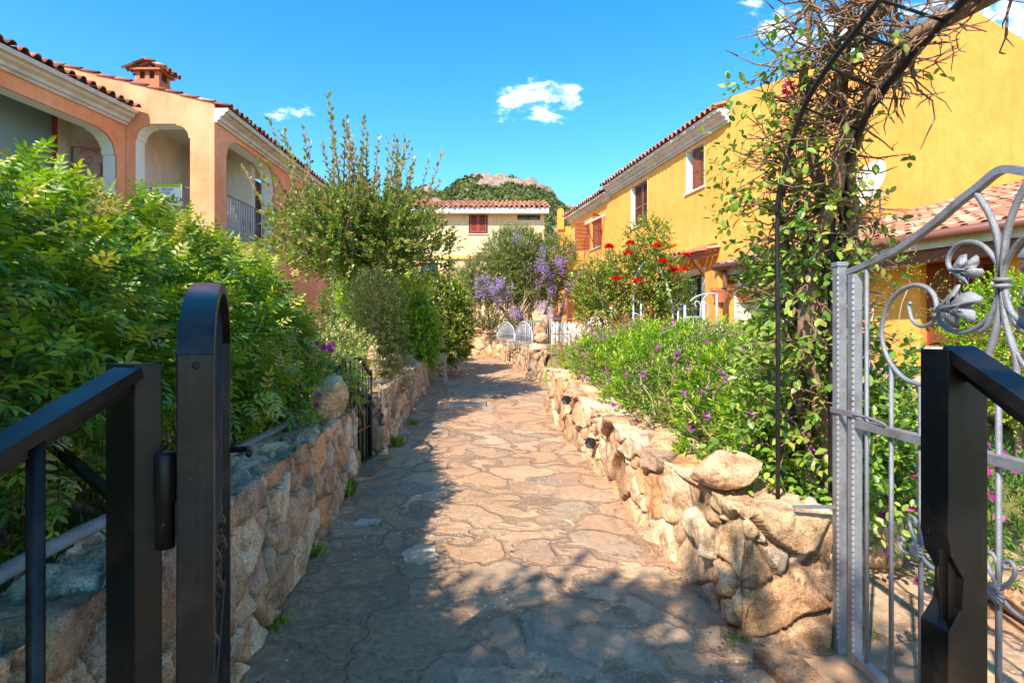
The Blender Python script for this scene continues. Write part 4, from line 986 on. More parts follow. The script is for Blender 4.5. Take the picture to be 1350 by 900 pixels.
for i, h_ in enumerate(holes):
    f = window(ph_, (0, 25, 0), (1, 0, 0), (0, -1, 0), h_[0][0], h_[2][0], h_[0][1], h_[1][1], rec=.1 if i == 0 else .15, fm='redwood' if i == 0 else 'dark', liner=None, mull=1, pane='glass', sill=(i != 3))
    if i == 0:
        ww = (h_[2][0]-h_[0][0]-.1)/2
        for k in (0, 1): shutter(f, v3(h_[0][0]+.05+k*ww, 24.99, h_[0][1]+.04), (1, 0, 0), (0, -1, 0), ww-.01, h_[1][1]-h_[0][1]-.08, mid=False)
# ================================================================== foliage tools
def unit(v): return v/(np.linalg.norm(v, axis=-1, keepdims=True)+1e-9)
# leaf templates: verts (x along, y across, z up) and faces
def tri_mesh(v, f): return np.array(v, float), f
T_SIMPLE = tri_mesh([(0,0,0),(.32,.2,.05),(.72,.17,.02),(1,0,-.06),(.72,-.17,.02),(.32,-.2,.05),(.35,0,0),(.72,0,-.02)],
                    [(0,6,1),(6,7,2,1),(7,3,2),(0,5,6),(5,4,7,6),(4,3,7)])
T_DIAMOND = tri_mesh([(0,0,0),(.45,.2,.05),(1,0,-.04),(.45,-.2,.05),(.45,0,0)], [(0,4,1),(4,2,1),(0,3,4),(3,2,4)])
T_NARROW = tri_mesh([(0,0,0),(.45,.11,.03),(1,0,-.03),(.45,-.11,.03)], [(0,2,1),(0,3,2)])
T_ROUND = tri_mesh([(0,0,0),(.15,.24,.06),(.5,.36,.08),(.82,.2,.02),(1,0,-.08),(.82,-.2,.02),(.5,-.36,.08),(.15,-.24,.06),(.5,0,0)],
                   [(0,8,1),(8,2,1),(8,3,2),(8,4,3),(0,7,8),(8,7,6),(8,6,5),(8,5,4)])
def pinnate(n=3, ll=.44, w=.38):
    V = []; Fc = []
    def leaf(o, d, L_, droop):
        d = np.array(d)/np.linalg.norm(d); s = np.array([-d[1], d[0], 0]); b = len(V)
        pts = [(0, 0, 0), (.4, w*.5, .05), (.75, w*.34, 0), (1, 0, -droop), (.75, -w*.34, 0), (.4, -w*.5, .05), (.45, 0, 0)]
        for x, y, z in pts: V.append(np.array(o)+d*x*L_+s*y*L_+np.array([0, 0, z*L_]))
        for f in [(0, 6, 1), (6, 3, 2, 1), (0, 5, 6), (5, 4, 3, 6)]: Fc.append(tuple(b+i for i in f))
    for k in range(n):
        x = .22+.5*k/max(1, n-1); z = -.12*x*x
        leaf((x, 0, z), (.55, 1, 0), ll*(1-.1*k), .2); leaf((x, 0, z), (.55, -1, 0), ll*(1-.1*k), .2)
    leaf((.74, 0, -.08), (1, 0, 0), ll*1.05, .2)
    b = len(V); V.extend([(0, .012, 0), (.74, .008, -.07), (.74, -.008, -.07), (0, -.012, 0)]); Fc.append((b, b+1, b+2, b+3))
    return np.array([np.array(v) for v in V]), Fc
T_PIN = pinnate(3); T_PIN5 = pinnate(2, .5, .36)
def flower_t(n=5, w=.5, cup=.35):
    V = [(0, 0, 0)]; Fc = []
    for k in range(n):
        a = 2*PI*k/n; da = PI/n*w*1.6
        b = len(V)
        V += [(.55*math.cos(a-da), .55*math.sin(a-da), cup*.6), (math.cos(a), math.sin(a), cup), (.55*math.cos(a+da), .55*math.sin(a+da), cup*.6)]
        Fc += [(0, b, b+1, b+2)]
    return np.array(V, float), Fc
T_FL5 = flower_t(5, .9, .35); T_DAISY = flower_t(14, .62, .1); T_FL3 = flower_t(3, 1.2, .8)
def leafmesh(name, pos, d, nrm, size, colr, tm, m, parent=None, loc=None, width=1.0, bend=0):
    V, Fc = tm; k = len(V); n = len(pos)
    x = unit(d); y = unit(np.cross(nrm, x)); z = np.cross(x, y)
    s = np.broadcast_to(np.asarray(size, float), (n,))[:, None, None]
    vv = (x[:, None, :]*V[None, :, 0:1]+y[:, None, :]*V[None, :, 1:2]*width+z[:, None, :]*V[None, :, 2:3])*s+pos[:, None, :]
    fl = np.concatenate([np.array(f) for f in Fc]); sz = np.array([len(f) for f in Fc])
    FL = (np.arange(n)[:, None]*k+fl[None, :]).ravel(); SZ = np.tile(sz, n)
    C = np.repeat(colr, k, axis=0)
    return from_np(name, vv.reshape(-1, 3), FL, SZ, m, parent, loc, C)
class Cloud:
    """collects leaves before they become one mesh"""
    def __init__(s): s.p = []; s.d = []; s.n = []; s.s = []; s.c = []
    def add(s, p, d, n, z, c):
        m = len(p); s.p.append(p); s.d.append(d); s.n.append(n); s.s.append(np.broadcast_to(np.asarray(z, float), (m,)).copy()); s.c.append(c)
    def build(s, name, tm, m, parent=None, loc=None, width=1.0):
        return leafmesh(name, np.concatenate(s.p), np.concatenate(s.d), np.concatenate(s.n), np.concatenate(s.s), np.concatenate(s.c), tm, m, parent, loc, width)
def pick(palette, n, rg, var=.12):
    pal_ = np.array(palette); wt = rg.integers(0, len(pal_), n); c = pal_[wt]
    t = rg.random(n)[:, None]; c2 = pal_[rg.integers(0, len(pal_), n)]
    return (c*(1-.4*t)+c2*.4*t)*rg.uniform(1-var, 1+var, (n, 1))
def shoots(cl, P_, D_, L_, nl, size, rg, pal_, tip=None, spread=.9, droop=.15, tippow=2, up=.3, taper=.35):
    """leaves spiralling along shoots: P_ base, D_ direction, L_ length"""
    n = len(P_); D_ = unit(D_); L_ = np.broadcast_to(L_, (n,))
    t = (np.arange(nl)+.7)/nl; t = t[None, :]+rg.uniform(-.3, .3, (n, nl))/nl
    az = np.arange(nl)[None, :]*2.4+rg.uniform(0, 6.28, (n, 1))
    a = unit(np.cross(D_, rg.normal(size=(n, 3)))); b = np.cross(D_, a)
    pos = P_[:, None, :]+D_[:, None, :]*(L_[:, None]*t)[..., None]
    pos[..., 2] -= droop*(L_[:, None]*t**2)
    rad = a[:, None, :]*np.cos(az)[..., None]+b[:, None, :]*np.sin(az)[..., None]
    sp = spread*(1-.45*t)+rg.normal(0, .15, (n, nl))
    d = D_[:, None, :]*np.cos(sp)[..., None]+rad*np.sin(sp)[..., None]
    d[..., 2] += up*.3-droop*.5
    nn = unit(np.cross(np.cross(d, np.array([0, 0, 1.])+D_[:, None, :]*.6), d)+rg.normal(0, .25, (n, nl, 3)))
    sz = size*(1-taper*np.clip(t, 0, 1))*rg.uniform(.75, 1.2, (n, nl))
    c = pick(pal_, n*nl, rg).reshape(n, nl, 3)
    sh = rg.uniform(.85, 1.15, (n, 1, 1)); c = c*sh
    if tip is not None:
        tt = (np.clip(t, 0, 1)**tippow)[..., None]*rg.uniform(.3, 1, (n, 1, 1)); tp = np.array(tip)[rg.integers(0, len(tip), n)][:, None, :]
        c = c*(1-tt)+tp*tt
    cl.add(pos.reshape(-1, 3), d.reshape(-1, 3), nn.reshape(-1, 3), sz.ravel(), c.reshape(-1, 3))
    return pos
def field_ell(lobes):
    L_ = [(np.array(c), np.array(r)) for c, r in lobes]
    def f(p):
        v = np.full(len(p), -9.)
        for c, r in L_: v = np.maximum(v, (1-np.sqrt((((p-c)/r)**2).sum(-1)))*r.min())
        return v
    lo = np.min([c-r for c, r in L_], axis=0); hi = np.max([c+r for c, r in L_], axis=0)
    return f, lo, hi
def sample(f, lo, hi, n, lo_d, hi_d, rg, nz=.12, ns=1.6, seed=0):
    """n points with field value between lo_d and hi_d (depth under the surface); returns points and outward directions"""
    out = []; tot = 0; lo = np.array(lo)-nz; hi = np.array(hi)+nz
    g = lambda p: f(p)+nz*fbm(p*ns, 3, seed)
    it = 0
    while tot < n and it < 200:
        p = rg.uniform(lo, hi, (max(4000, n*2), 3)); v = g(p); k = (v > lo_d) & (v < hi_d); out.append(p[k]); tot += k.sum(); it += 1
    p = np.concatenate(out)[:n]; e = .02
    gr = np.stack([g(p+np.eye(3)[i]*e)-g(p-np.eye(3)[i]*e) for i in range(3)], -1)
    return p, -unit(gr)
def wobble(a, b, n, amp, rg, sag=0):
    t = np.linspace(0, 1, n)[:, None]; p = np.array(a)[None]*(1-t)+np.array(b)[None]*t
    nz = rg.normal(0, amp, (n, 3)); nz[0] = 0; nz[-1] *= .3
    nz = (nz+np.roll(nz, 1, 0))/1.5; nz[0] = 0
    p = p+nz; p[:, 2] += sag*np.sin(t[:, 0]*PI); return list(p)

G_HEDGE = [srgb(104, 146, 40), srgb(126, 164, 44), srgb(78, 122, 38), srgb(92, 134, 54), srgb(70, 108, 40), srgb(140, 170, 50)]
G_HTIP = [srgb(178, 192, 58), srgb(160, 186, 54), srgb(196, 180, 74), srgb(200, 166, 96)]
# ------------------------------------------------------------------ big left hedge
rg = np.random.default_rng(11)
def hedge_f(p):
    x, y, z = p[:, 0], p[:, 1], p[:, 2]
    front = lfront(np.clip(y, -2, 5.4))-.36+.05*np.sin(y*2.3)-.28*sstep(4.2, 5.5, y)
    top = np.interp(y, [-3, 1.2, 2.2, 3.2, 4.2, 4.9, 5.5], [1.98, 1.93, 1.98, 2.04, 2.0, 1.86, 1.6])
    bot = np.interp(y, [1.0, 1.6, 2.6, 4.0, 5.0], [1.15, 1.3, 1.2, 1.12, 1.0])
    lim = np.minimum(np.minimum(front-x, x+3.4), np.minimum(y+3.0, 5.6-y))
    v = np.minimum(np.minimum(lim, (top-z)), z-bot)
    # rounded shoulder
    a = np.clip(.5-(front-x), 0, 9); b = np.clip(.5-(top-z), 0, 9)
    return np.minimum(v, .5-np.sqrt(a*a+b*b)) if True else v
t = thing('hedge', 'tall bright green trumpet vine hedge over the left wall behind the black gate', 'hedge', (-1.6, 2.2, .8))
cl = Cloud(); lo, hi = (-3.4, -3, .9), (-1.1, 5.6, 2.35)
p, d = sample(hedge_f, lo, hi, 4600, -.02, .10, rg, .15, 1.9, 3)
up_ = np.array([0, 0, 1.])
dd = unit(d+up_*rg.uniform(-.1, .9, (len(p), 1))+rg.normal(0, .4, p.shape))
k = p[:, 2] > 1.8; shoots(cl, p[~k], dd[~k], .19, 5, .16, rg, G_HEDGE, G_HTIP, .95, .3, 2.5, 0)
shoots(cl, p[k], unit(dd[k]+up_*.5), rg.uniform(.1, .24, k.sum()), 6, .13, rg, G_HEDGE, G_HTIP, .85, .1, 1.2, .3)
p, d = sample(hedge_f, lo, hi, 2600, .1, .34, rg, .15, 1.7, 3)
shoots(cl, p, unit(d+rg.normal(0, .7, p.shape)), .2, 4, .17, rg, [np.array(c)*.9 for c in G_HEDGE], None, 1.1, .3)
# hanging fringe over the wire fence
p = np.stack([rg.uniform(-1.75, -1.4, 130), rg.uniform(1.0, 5.2, 130), rg.uniform(1.0, 1.35, 130)], -1)
shoots(cl, p, unit(rg.normal(0, .6, p.shape)+np.array([.5, -.2, -.2])), .2, 5, .12, rg, G_HEDGE, G_HTIP, 1, .4)
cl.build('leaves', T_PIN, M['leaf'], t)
mb = MB()
for i in range(95):
    y = rg.uniform(-1.5, 5.3); x = rg.uniform(-2.1, -1.5); a = (x-.1, y, .75+.02*y); b = (x-.25+rg.normal(0, .15), min(4.9, y+rg.normal(0, .35)), min(rg.uniform(1.4, 1.85), 1.85 if y < 4 else 1.45))
    mb.tube(wobble(a, b, 7, .05, rg), np.linspace(rg.uniform(.012, .026), .006, 7), 6)
for i in range(60):
    y = rg.uniform(0.6, 5.3); a = (rg.uniform(-1.9, -1.45), y, rg.uniform(.95, 1.6)); mb.tube(wobble(a, np.array(a)+rg.normal(0, .22, 3)*np.array([.5, 1, .8]), 5, .03, rg), np.linspace(.009, .004, 5), 5)
mb.build('stems', M['bark'], t)
# violet trumpet flowers at its foot
cl = Cloud()
fp = np.array([P(415, 524, 4.1), P(409, 521, 4.1), P(419, 528, 4.05), P(412, 536, 4.1), P(398, 505, 4.15), P(437, 460, 4.5), P(414, 456, 4.3), P(428, 457, 4.5), P(393, 503, 4.2)])
fp = np.repeat(fp, 3, 0)+rg.normal(0, .012, (27, 3))
cl.add(fp, rg.normal(0, 1, fp.shape), unit(rg.normal(0, .4, fp.shape)+np.array([.4, -1, .2])), .03, pick([srgb(176, 60, 160), srgb(150, 80, 170), srgb(200, 70, 180)], 27, rg)); cl.build('blossoms', T_FL5, M['petal'], t)

# ------------------------------------------------------------------ clumps made from ellipsoid lobes
def bush(name, label, cat, base, lobes, nsh, L_, nl, size, pal_, tip, tm, m='leaf', seed=0, nz=.12, ns=1.8, up=.4, shell=.14, inner=.35, spread=.9, droop=.1, stems=8, srad=.02, width=1.0, bark='bark', group=None, leafname='leaves', mid=None, stemname='stems'):
    rg = np.random.default_rng(seed); t = thing(name, label, cat, base, group)
    f, lo, hi = field_ell(lobes); cl = Cloud()
    p, d = sample(f, lo, hi, nsh, -.02, shell, rg, nz, ns, seed)
    dd = unit(d+np.array([0, 0, up])+rg.normal(0, .35, p.shape)); shoots(cl, p, dd, L_*rg.uniform(.6, 1.2, len(p)), nl, size, rg, pal_, tip, spread, droop)
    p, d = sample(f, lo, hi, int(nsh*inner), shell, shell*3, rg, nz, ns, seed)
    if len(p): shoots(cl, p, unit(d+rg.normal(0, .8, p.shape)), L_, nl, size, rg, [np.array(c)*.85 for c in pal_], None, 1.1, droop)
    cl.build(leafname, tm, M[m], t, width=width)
    if stems:
        mb = MB()
        for i in range(stems):
            c, r = lobes[rg.integers(len(lobes))]; e = np.array(c)+rg.normal(0, .35, 3)*np.array(r)
            st = np.array(base)+np.array([rg.normal(0, srad*2), rg.normal(0, srad*2), 0]) if mid is None else np.array(mid)
            pts = wobble(st, e, 7, np.linalg.norm(e-st)*.04, rg); rr = srad*rg.uniform(.5, 1)
            mb.tube(pts, np.linspace(rr, rr*.3, 7), 6)
        if mid is not None: mb.tube(wobble(base, mid, 5, .02, rg), np.linspace(srad*1.6, srad*1.1, 5), 8)
        mb.build(stemname, M[bark], t)
    return t

# right hedge of milkwort: one long bed over the wall
G_POLY = [srgb(104, 150, 36), srgb(132, 174, 38), srgb(78, 118, 38), srgb(150, 184, 44), srgb(86, 126, 46)]
G_PTIP = [srgb(190, 206, 50), srgb(170, 200, 44), srgb(214, 206, 70)]
rg = np.random.default_rng(5)
def rh_f(p):
    x, y, z = p[:, 0], p[:, 1], p[:, 2]; fr = rfront(y)+.30+.07*np.sin(y*3.1+1)
    top = np.interp(y, [2.8, 3.3, 4.2, 5.5, 7.0, 8.6], [.9, 1.12, 1.32, 1.43, 1.5, 1.52])+.05*np.sin(x*4)
    lim = np.minimum(np.minimum(x-fr, .55*y-x), np.minimum(y-2.95, 8.7-y)); a = np.clip(.42-lim, 0, 9); b = np.clip(.42-(top-z), 0, 9)
    return np.minimum(np.minimum(.42-np.sqrt(a*a+b*b), lim), z-(pz(y)+.5))
t = thing('hedge', 'bright green hedge with small purple flowers spilling over the right granite wall', 'hedge', (1.8, 5.5, .8))
cl = Cloud(); lo, hi = (.7, 2.8, .6), (4.6, 8.8, 1.8)
p, d = sample(rh_f, lo, hi, 6500, -.02, .08, rg, .17, 2.6, 9)
pale = fbm(p*1.3, 3, 44) > .2
dd = unit(d*.8+np.array([-.05, -.1, .5])+rg.normal(0, .4, p.shape))
shoots(cl, p[~pale], dd[~pale], rg.uniform(.06, .14, (~pale).sum()), 11, .062, rg, G_POLY, G_PTIP, .75, .03, 1.4, .2)
shoots(cl, p[pale], dd[pale], rg.uniform(.07, .15, pale.sum()), 11, .042, rg, [srgb(140, 140, 84), srgb(120, 130, 60), srgb(176, 150, 110), srgb(110, 128, 50)], [srgb(190, 170, 120), srgb(196, 190, 90)], .85, .05)
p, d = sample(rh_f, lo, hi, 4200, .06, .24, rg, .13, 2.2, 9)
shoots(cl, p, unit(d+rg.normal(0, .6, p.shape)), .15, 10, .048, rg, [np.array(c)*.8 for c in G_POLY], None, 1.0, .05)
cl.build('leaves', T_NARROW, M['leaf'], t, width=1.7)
mb = MB()
for i in range(45):
    y = rg.uniform(3.1, 8.5); x = rfront(y)+rg.uniform(.45, 1.0); b = (x+rg.normal(-.05, .1), y+rg.normal(0, .2), rg.uniform(.95, 1.15)); mb.tube(wobble((x, y, pz(y)+.48), b, 5, .02, rg), np.linspace(.01, .004, 5), 5)
mb.build('stems', M['palebark'], t)
p, d = sample(rh_f, lo, hi, 620, -.10, -.01, rg, .17, 2.6, 9); k = (rg.random(len(p)) < .35+.65*(p[:, 1] < 5.0)) & (p[:, 0] < rfront(p[:, 1])+1.9); p = p[k]
p = np.repeat(p, 4, 0)+rg.normal(0, .016, (len(p)*4, 3)); cl = Cloud()
cl.add(p, rg.normal(0, 1, p.shape), unit(rg.normal(0, .6, p.shape)+np.array([-.5, -.8, .5])), rg.uniform(.016, .028, len(p)), pick([srgb(190, 70, 180), srgb(170, 60, 170), srgb(206, 120, 196), srgb(150, 80, 160)], len(p), rg)); cl.build('blossoms', T_FL3, M['petal'], t)
# dry autumn-tinted sprawl at the far end of the bed
bush('shrub', 'sprawling reddish dry shrub at the far end of the right wall', 'shrub', (1.15, 8.9, .95), [((1.0, 8.7, 1.2), (.42, .5, .42)), ((1.5, 8.6, 1.35), (.5, .5, .4))], 500, .12, 9, .05,
     [srgb(176, 128, 74), srgb(150, 130, 60), srgb(190, 110, 80), srgb(140, 150, 60)], [srgb(206, 170, 90)], T_NARROW, seed=3, width=1.4, stems=6, srad=.008)

# crown-and-trunk trees
def tree(name, label, base, fork, lobes, nsh, L_, nl, size, pal_, tip, tm, m='leaf', seed=0, trunks=1, tr=.07, limbs=26, long_=0, bark='bark', nz=.25, ns=1.1, shell=.3, up=.6, spread=.85, width=1., group=None, inner=.5, thin=0):
    rg = np.random.default_rng(seed); t = thing(name, label, 'tree', base, group); base = np.array(base, float); fork = np.array(fork, float)
    mb = MB()
    for i in range(trunks):
        b0 = base+np.array([rg.normal(0, tr)*(trunks > 1), rg.normal(0, tr)*(trunks > 1), -.1]); fk = fork+(rg.normal(0, .3, 3)*np.array([1, 1, .3]) if trunks > 1 else 0)
        mb.tube(wobble(b0, fk, 7, tr*.3, rg), np.linspace(tr, tr*.7, 7), 9)
        ends = []
        for k in range(limbs//trunks):
            c, r = lobes[rg.integers(len(lobes))]; e = np.array(c)+rg.normal(0, .33, 3)*np.array(r); n_ = 7
            pts = wobble(fk, e, n_, np.linalg.norm(e-fk)*.045, rg, .1); mb.tube(pts, np.linspace(tr*.5, tr*.08, n_), 6)
            for q in range(3):
                j = rg.integers(2, n_-1); e2 = pts[j]+rg.normal(0, .3, 3)*np.array(r)+np.array([0, 0, .15]); mb.tube(wobble(pts[j], e2, 4, .03, rg), np.linspace(tr*.18, tr*.05, 4), 5)
    mb.build('trunk', M[bark], t)
    f, lo, hi = field_ell(lobes); cl = Cloud()
    p, d = sample(f, lo, hi, nsh, -.05, shell, rg, nz, ns, seed)
    shoots(cl, p, unit(d+np.array([0, 0, up])+rg.normal(0, .4, p.shape)), L_*rg.uniform(.6, 1.3, len(p)), nl, size, rg, pal_, tip, spread, .1)
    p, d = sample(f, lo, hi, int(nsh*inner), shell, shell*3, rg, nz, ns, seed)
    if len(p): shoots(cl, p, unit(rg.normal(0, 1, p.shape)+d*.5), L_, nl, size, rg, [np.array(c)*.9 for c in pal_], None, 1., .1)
    tw = MB()
    if long_:
        p, d = sample(f, lo, hi, long_*6, .0, .5, rg, nz, ns, seed); zc = np.mean([c[2] for c, r in lobes]); k = p[:, 2] > zc-.1; p, d = p[k][:long_], d[k][:long_]
        dr = unit(d*.55+np.array([0, 0, 1.2])+rg.normal(0, .18, p.shape)); LL = rg.uniform(.7, 1.5, len(p))*thin if thin else rg.uniform(.6, 1.3, len(p))
        n_ = 34; shoots(cl, p, dr, LL, n_, size*1.1, rg, pal_, tip, 1.0, .03, 1.2, 0, .15)
        for a, b, l in zip(p, dr, LL): tw.tube([a-b*.3, a+b*l*.5, a+b*l*.95-np.array([0, 0, .03*l])], [.014, .009, .004], 5)
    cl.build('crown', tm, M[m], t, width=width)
    if long_: tw.build('twigs', M[bark], t)
    return t
G_OLV = [srgb(118, 144, 54), srgb(104, 130, 54), srgb(142, 154, 70), srgb(92, 116, 50)]
tree('garden_tree', 'olive green tree with upright wispy shoots standing between the orange house and the path', (-2.05, 8.2, .9), (-1.98, 8.2, 2.05),
     [((-2.3, 8.1, 2.85), (.85, .8, .5)), ((-1.65, 8.1, 2.85), (.6, .7, .5)), ((-3.0, 8.3, 2.9), (.5, .6, .4)), ((-2.0, 8.2, 3.1), (.6, .6, .4)), ((-2.9, 8.3, 3.2), (.35, .45, .3)), ((-1.25, 8.2, 2.65), (.35, .4, .22))],
     1350, .24, 9, .085, G_OLV, [srgb(180, 150, 96), srgb(156, 156, 74), srgb(176, 130, 92)], T_DIAMOND, seed=21, tr=.075, limbs=34, long_=62, width=1.5, nz=.3, ns=1.3, shell=.26, thin=1.0)
# dark conical cypress-like shrub, bright shrubs beyond it
bush('conifer_shrub', 'dense dark green clipped conifer between the small black gate and the bright shrubs', 'shrub', (-1.85, 7.0, .9), [((-1.68, 7.0, 1.5), (.36, .45, .72)), ((-1.66, 7.0, 1.15), (.38, .45, .5)), ((-1.75, 7.2, 1.8), (.3, .4, .42))],
     2600, .1, 10, .032, [srgb(62, 80, 36), srgb(78, 92, 42), srgb(52, 68, 34), srgb(92, 98, 50)], [srgb(104, 110, 54)], T_NARROW, seed=31, width=1.6, nz=.06, stems=6)
bush('shrub', 'bright lime green citrus shrub behind the dark conifer on the left of the path', 'shrub', (-2.1, 10.2, 1.0), [((-2.1, 10.3, 1.8), (.6, .7, .75)), ((-1.8, 10.2, 1.45), (.45, .55, .55)), ((-2.6, 10.6, 2.1), (.5, .6, .5))],
     1500, .18, 9, .085, [srgb(116, 160, 36), srgb(96, 140, 36), srgb(140, 172, 44)], [srgb(190, 200, 60)], T_DIAMOND, seed=33, width=1.5, m='gloss')
bush('shrub', 'yellow green rounded laurel shrub above the square stone pier', 'shrub', (-1.55, 12.4, 1.0), [((-1.65, 12.5, 1.9), (.7, .7, .8)), ((-1.5, 12.3, 1.4), (.6, .6, .55)), ((-2.3, 12.9, 2.0), (.6, .6, .7))],
     1500, .18, 9, .09, [srgb(90, 120, 36), srgb(112, 136, 40), srgb(74, 104, 34)], [srgb(196, 190, 60), srgb(170, 176, 56)], T_DIAMOND, seed=34, width=1.5, m='gloss')
bush('shrub', 'tall mid green shrub leaning over the far end of the left garden', 'shrub', (-3.2, 14, 1.1), [((-3.0, 14, 2.2), (.9, .8, 1.1)), ((-3.8, 14, 2.0), (.8, .8, 1.0))],
     900, .2, 9, .1, [srgb(110, 130, 54), srgb(96, 120, 50)], [srgb(160, 160, 80)], T_DIAMOND, seed=35, width=1.3)
# small lantana like shrub with pale leaves behind the standing stone
bush('shrub', 'small variegated yellow and green shrub beside the pointed boulder', 'shrub', (-1.75, 5.9, .95), [((-1.75, 5.9, 1.2), (.35, .5, .38)), ((-1.6, 4.6, 1.12), (.22, .4, .3))], 480, .12, 8, .045,
     [srgb(150, 160, 70), srgb(110, 130, 50), srgb(180, 176, 110)], [srgb(206, 200, 120)], T_DIAMOND, seed=36, width=1.3)
bush('shrub', 'low bright green shrub with violet flowers in front of the pointed boulder', 'shrub', (-1.5, 3.9, .86), [((-1.5, 3.9, 1.02), (.18, .3, .2))], 150, .09, 8, .035, [srgb(120, 160, 40), srgb(96, 136, 36)], [srgb(180, 200, 60)], T_DIAMOND, seed=37, width=1.2, stems=4, srad=.01)

# far end: dark shrub and the wisteria tree
G_DK = [srgb(92, 114, 50), srgb(114, 130, 60), srgb(80, 100, 48), srgb(134, 134, 72)]
bush('shrub', 'dark green thicket with pale twisted stems behind the far wall', 'shrub', (-.9, 18.3, 1.4), [((-1.1, 18.6, 2.5), (.95, .7, .95)), ((-.2, 18.6, 2.3), (.7, .7, .7)), ((-1.8, 18.8, 2.9), (.6, .6, .7)), ((-2.0, 18.8, 2.0), (.7, .7, .6))],
     1800, .2, 9, .09, G_DK, [srgb(140, 140, 70)], T_DIAMOND, seed=41, stems=26, srad=.05, bark='palebark', nz=.2)
tree('oleander_tree', 'multi stemmed grey green tree hung with lilac wisteria in front of the pale house', (.45, 15.2, 1.3), (.35, 15.2, 2.0),
     [((.1, 15.5, 3.55), (1.0, .9, .75)), ((.95, 15.4, 3.3), (.75, .8, .8)), ((-.7, 15.5, 3.0), (.7, .7, .65)), ((1.2, 15.5, 2.9), (.5, .6, .6)), ((.4, 15.3, 2.9), (.9, .7, .6))],
     3200, .22, 10, .10, [srgb(126, 142, 72), srgb(110, 126, 64), srgb(146, 152, 90), srgb(96, 114, 58)], [srgb(150, 156, 80), srgb(160, 140, 96)], T_NARROW, seed=43, trunks=9, tr=.04, limbs=36, width=1.5, nz=.25, shell=.22, bark='palebark')
# wisteria
ws = thing('wisteria', 'wisteria vine with hanging lilac flower clusters over the far garden entrance', 'climbing plant', (-.2, 14.6, 1.3))
rg = np.random.default_rng(50); mb = MB()
mb.tube([P(676, 428, 14), P(665, 410, 14.1), P(650, 395, 14.2), P(640, 385, 14.3)], [.035, .03, .024, .015], 7)
mb.tube([P(737, 425, 13.8), P(741, 405, 13.9), P(746, 385, 14), P(752, 372, 14), P(735, 352, 14.4)], [.05, .04, .035, .03, .02], 7)
for i in range(26):
    a = P(rg.uniform(700, 745), rg.uniform(345, 375), 14.3); mb.tube(wobble(a, a+rg.normal(0, .5, 3), 6, .06, rg), np.linspace(.02, .008, 6), 5)
mb.tube([P(715, 428, 14.2), P(722, 400, 14.2), P(725, 380, 14.2), P(716, 365, 14.2), P(735, 350, 14.2), P(765, 362, 14.0)], [.04, .035, .03, .03, .025, .02], 7)
mb.build('stems', M['darkbark'], ws)
WC = [srgb(196, 172, 214), srgb(174, 146, 200), srgb(214, 196, 226), srgb(156, 126, 180)]
spots = [(rg.uniform(626, 662), rg.uniform(368, 392)) for _ in range(24)]+[(rg.uniform(655, 676), rg.uniform(378, 398)) for _ in range(7)]+[(rg.uniform(672, 688), rg.uniform(408, 418)) for _ in range(7)]+\
        [(rg.uniform(746, 760), rg.uniform(367, 380)) for _ in range(8)]+[(rg.uniform(735, 745), rg.uniform(340, 352)) for _ in range(7)]+[(rg.uniform(708, 722), rg.uniform(400, 412)) for _ in range(7)]+\
        [(rg.uniform(706, 735), rg.uniform(345, 390)) for _ in range(14)]+[(680, 307), (683, 312), (716, 328), (715, 336), (725, 412), (735, 408), (742, 402)]
for i, (px, py) in enumerate(spots):
    D = 14.0+rg.uniform(-.25, .35); c = P(px, py, D); h = rg.uniform(.2, .36); n_ = 60
    tt = rg.random(n_); r = .055*(1-tt**1.5)+.012; a = rg.uniform(0, 6.28, n_)
    q = c+np.stack([r*np.cos(a), r*np.sin(a), .12-h*tt], -1); d = np.stack([np.cos(a), np.sin(a), -.2+0*a], -1)
    leafmesh('flower_cluster', q, d, rg.normal(0, .3, q.shape)+np.array([0, 0, 1]), rg.uniform(.03, .05, n_), pick(WC, n_, rg), T_DIAMOND, M['petal'], ws, width=2.2)
cl = Cloud(); p = np.array([P(px+rg.normal(0, 8), py-8+rg.normal(0, 6), 14.2) for px, py in spots for _ in range(2)])
shoots(cl, p, unit(rg.normal(0, 1, p.shape)+np.array([0, 0, .3])), .25, 6, .08, rg, [srgb(150, 160, 70), srgb(170, 150, 90)], None, .9, .2); cl.build('leaves', T_NARROW, M['leaf'], ws, width=1.5)

# climbing rose on its metal arch
G_ROSE = [srgb(124, 152, 52), srgb(108, 136, 50), srgb(150, 168, 64), srgb(136, 136, 60)]
rs = bush('rose_bush', 'climbing rose with red flowers over the white metal arch in front of the yellow house', 'rose bush', (1.95, 9.6, 1.0),
     [((1.55, 9.7, 2.0), (.42, .4, .6)), ((1.95, 9.6, 2.35), (.5, .4, .5)), ((2.45, 9.6, 2.3), (.42, .4, .55)), ((2.35, 9.6, 2.9), (.25, .3, .4)), ((2.75, 9.7, 2.2), (.35, .35, .65)), ((1.4, 9.8, 2.35), (.3, .3, .4)), ((2.0, 9.8, 1.5), (.5, .3, .4)), ((2.3, 9.7, 3.15), (.14, .2, .22))],
     2000, .17, 8, .065, G_ROSE, [srgb(170, 170, 80), srgb(180, 150, 90)], T_DIAMOND, seed=61, nz=.22, ns=2.2, shell=.14, width=1.5, stems=30, srad=.03, inner=.45, bark='palebark')
rg = np.random.default_rng(62)
roses = [(803, 326), (831, 322), (828, 335), (866, 325), (873, 345), (883, 353), (891, 358), (902, 357), (840, 372), (767+36, 327), (813, 369), (905, 338)]
mb = None
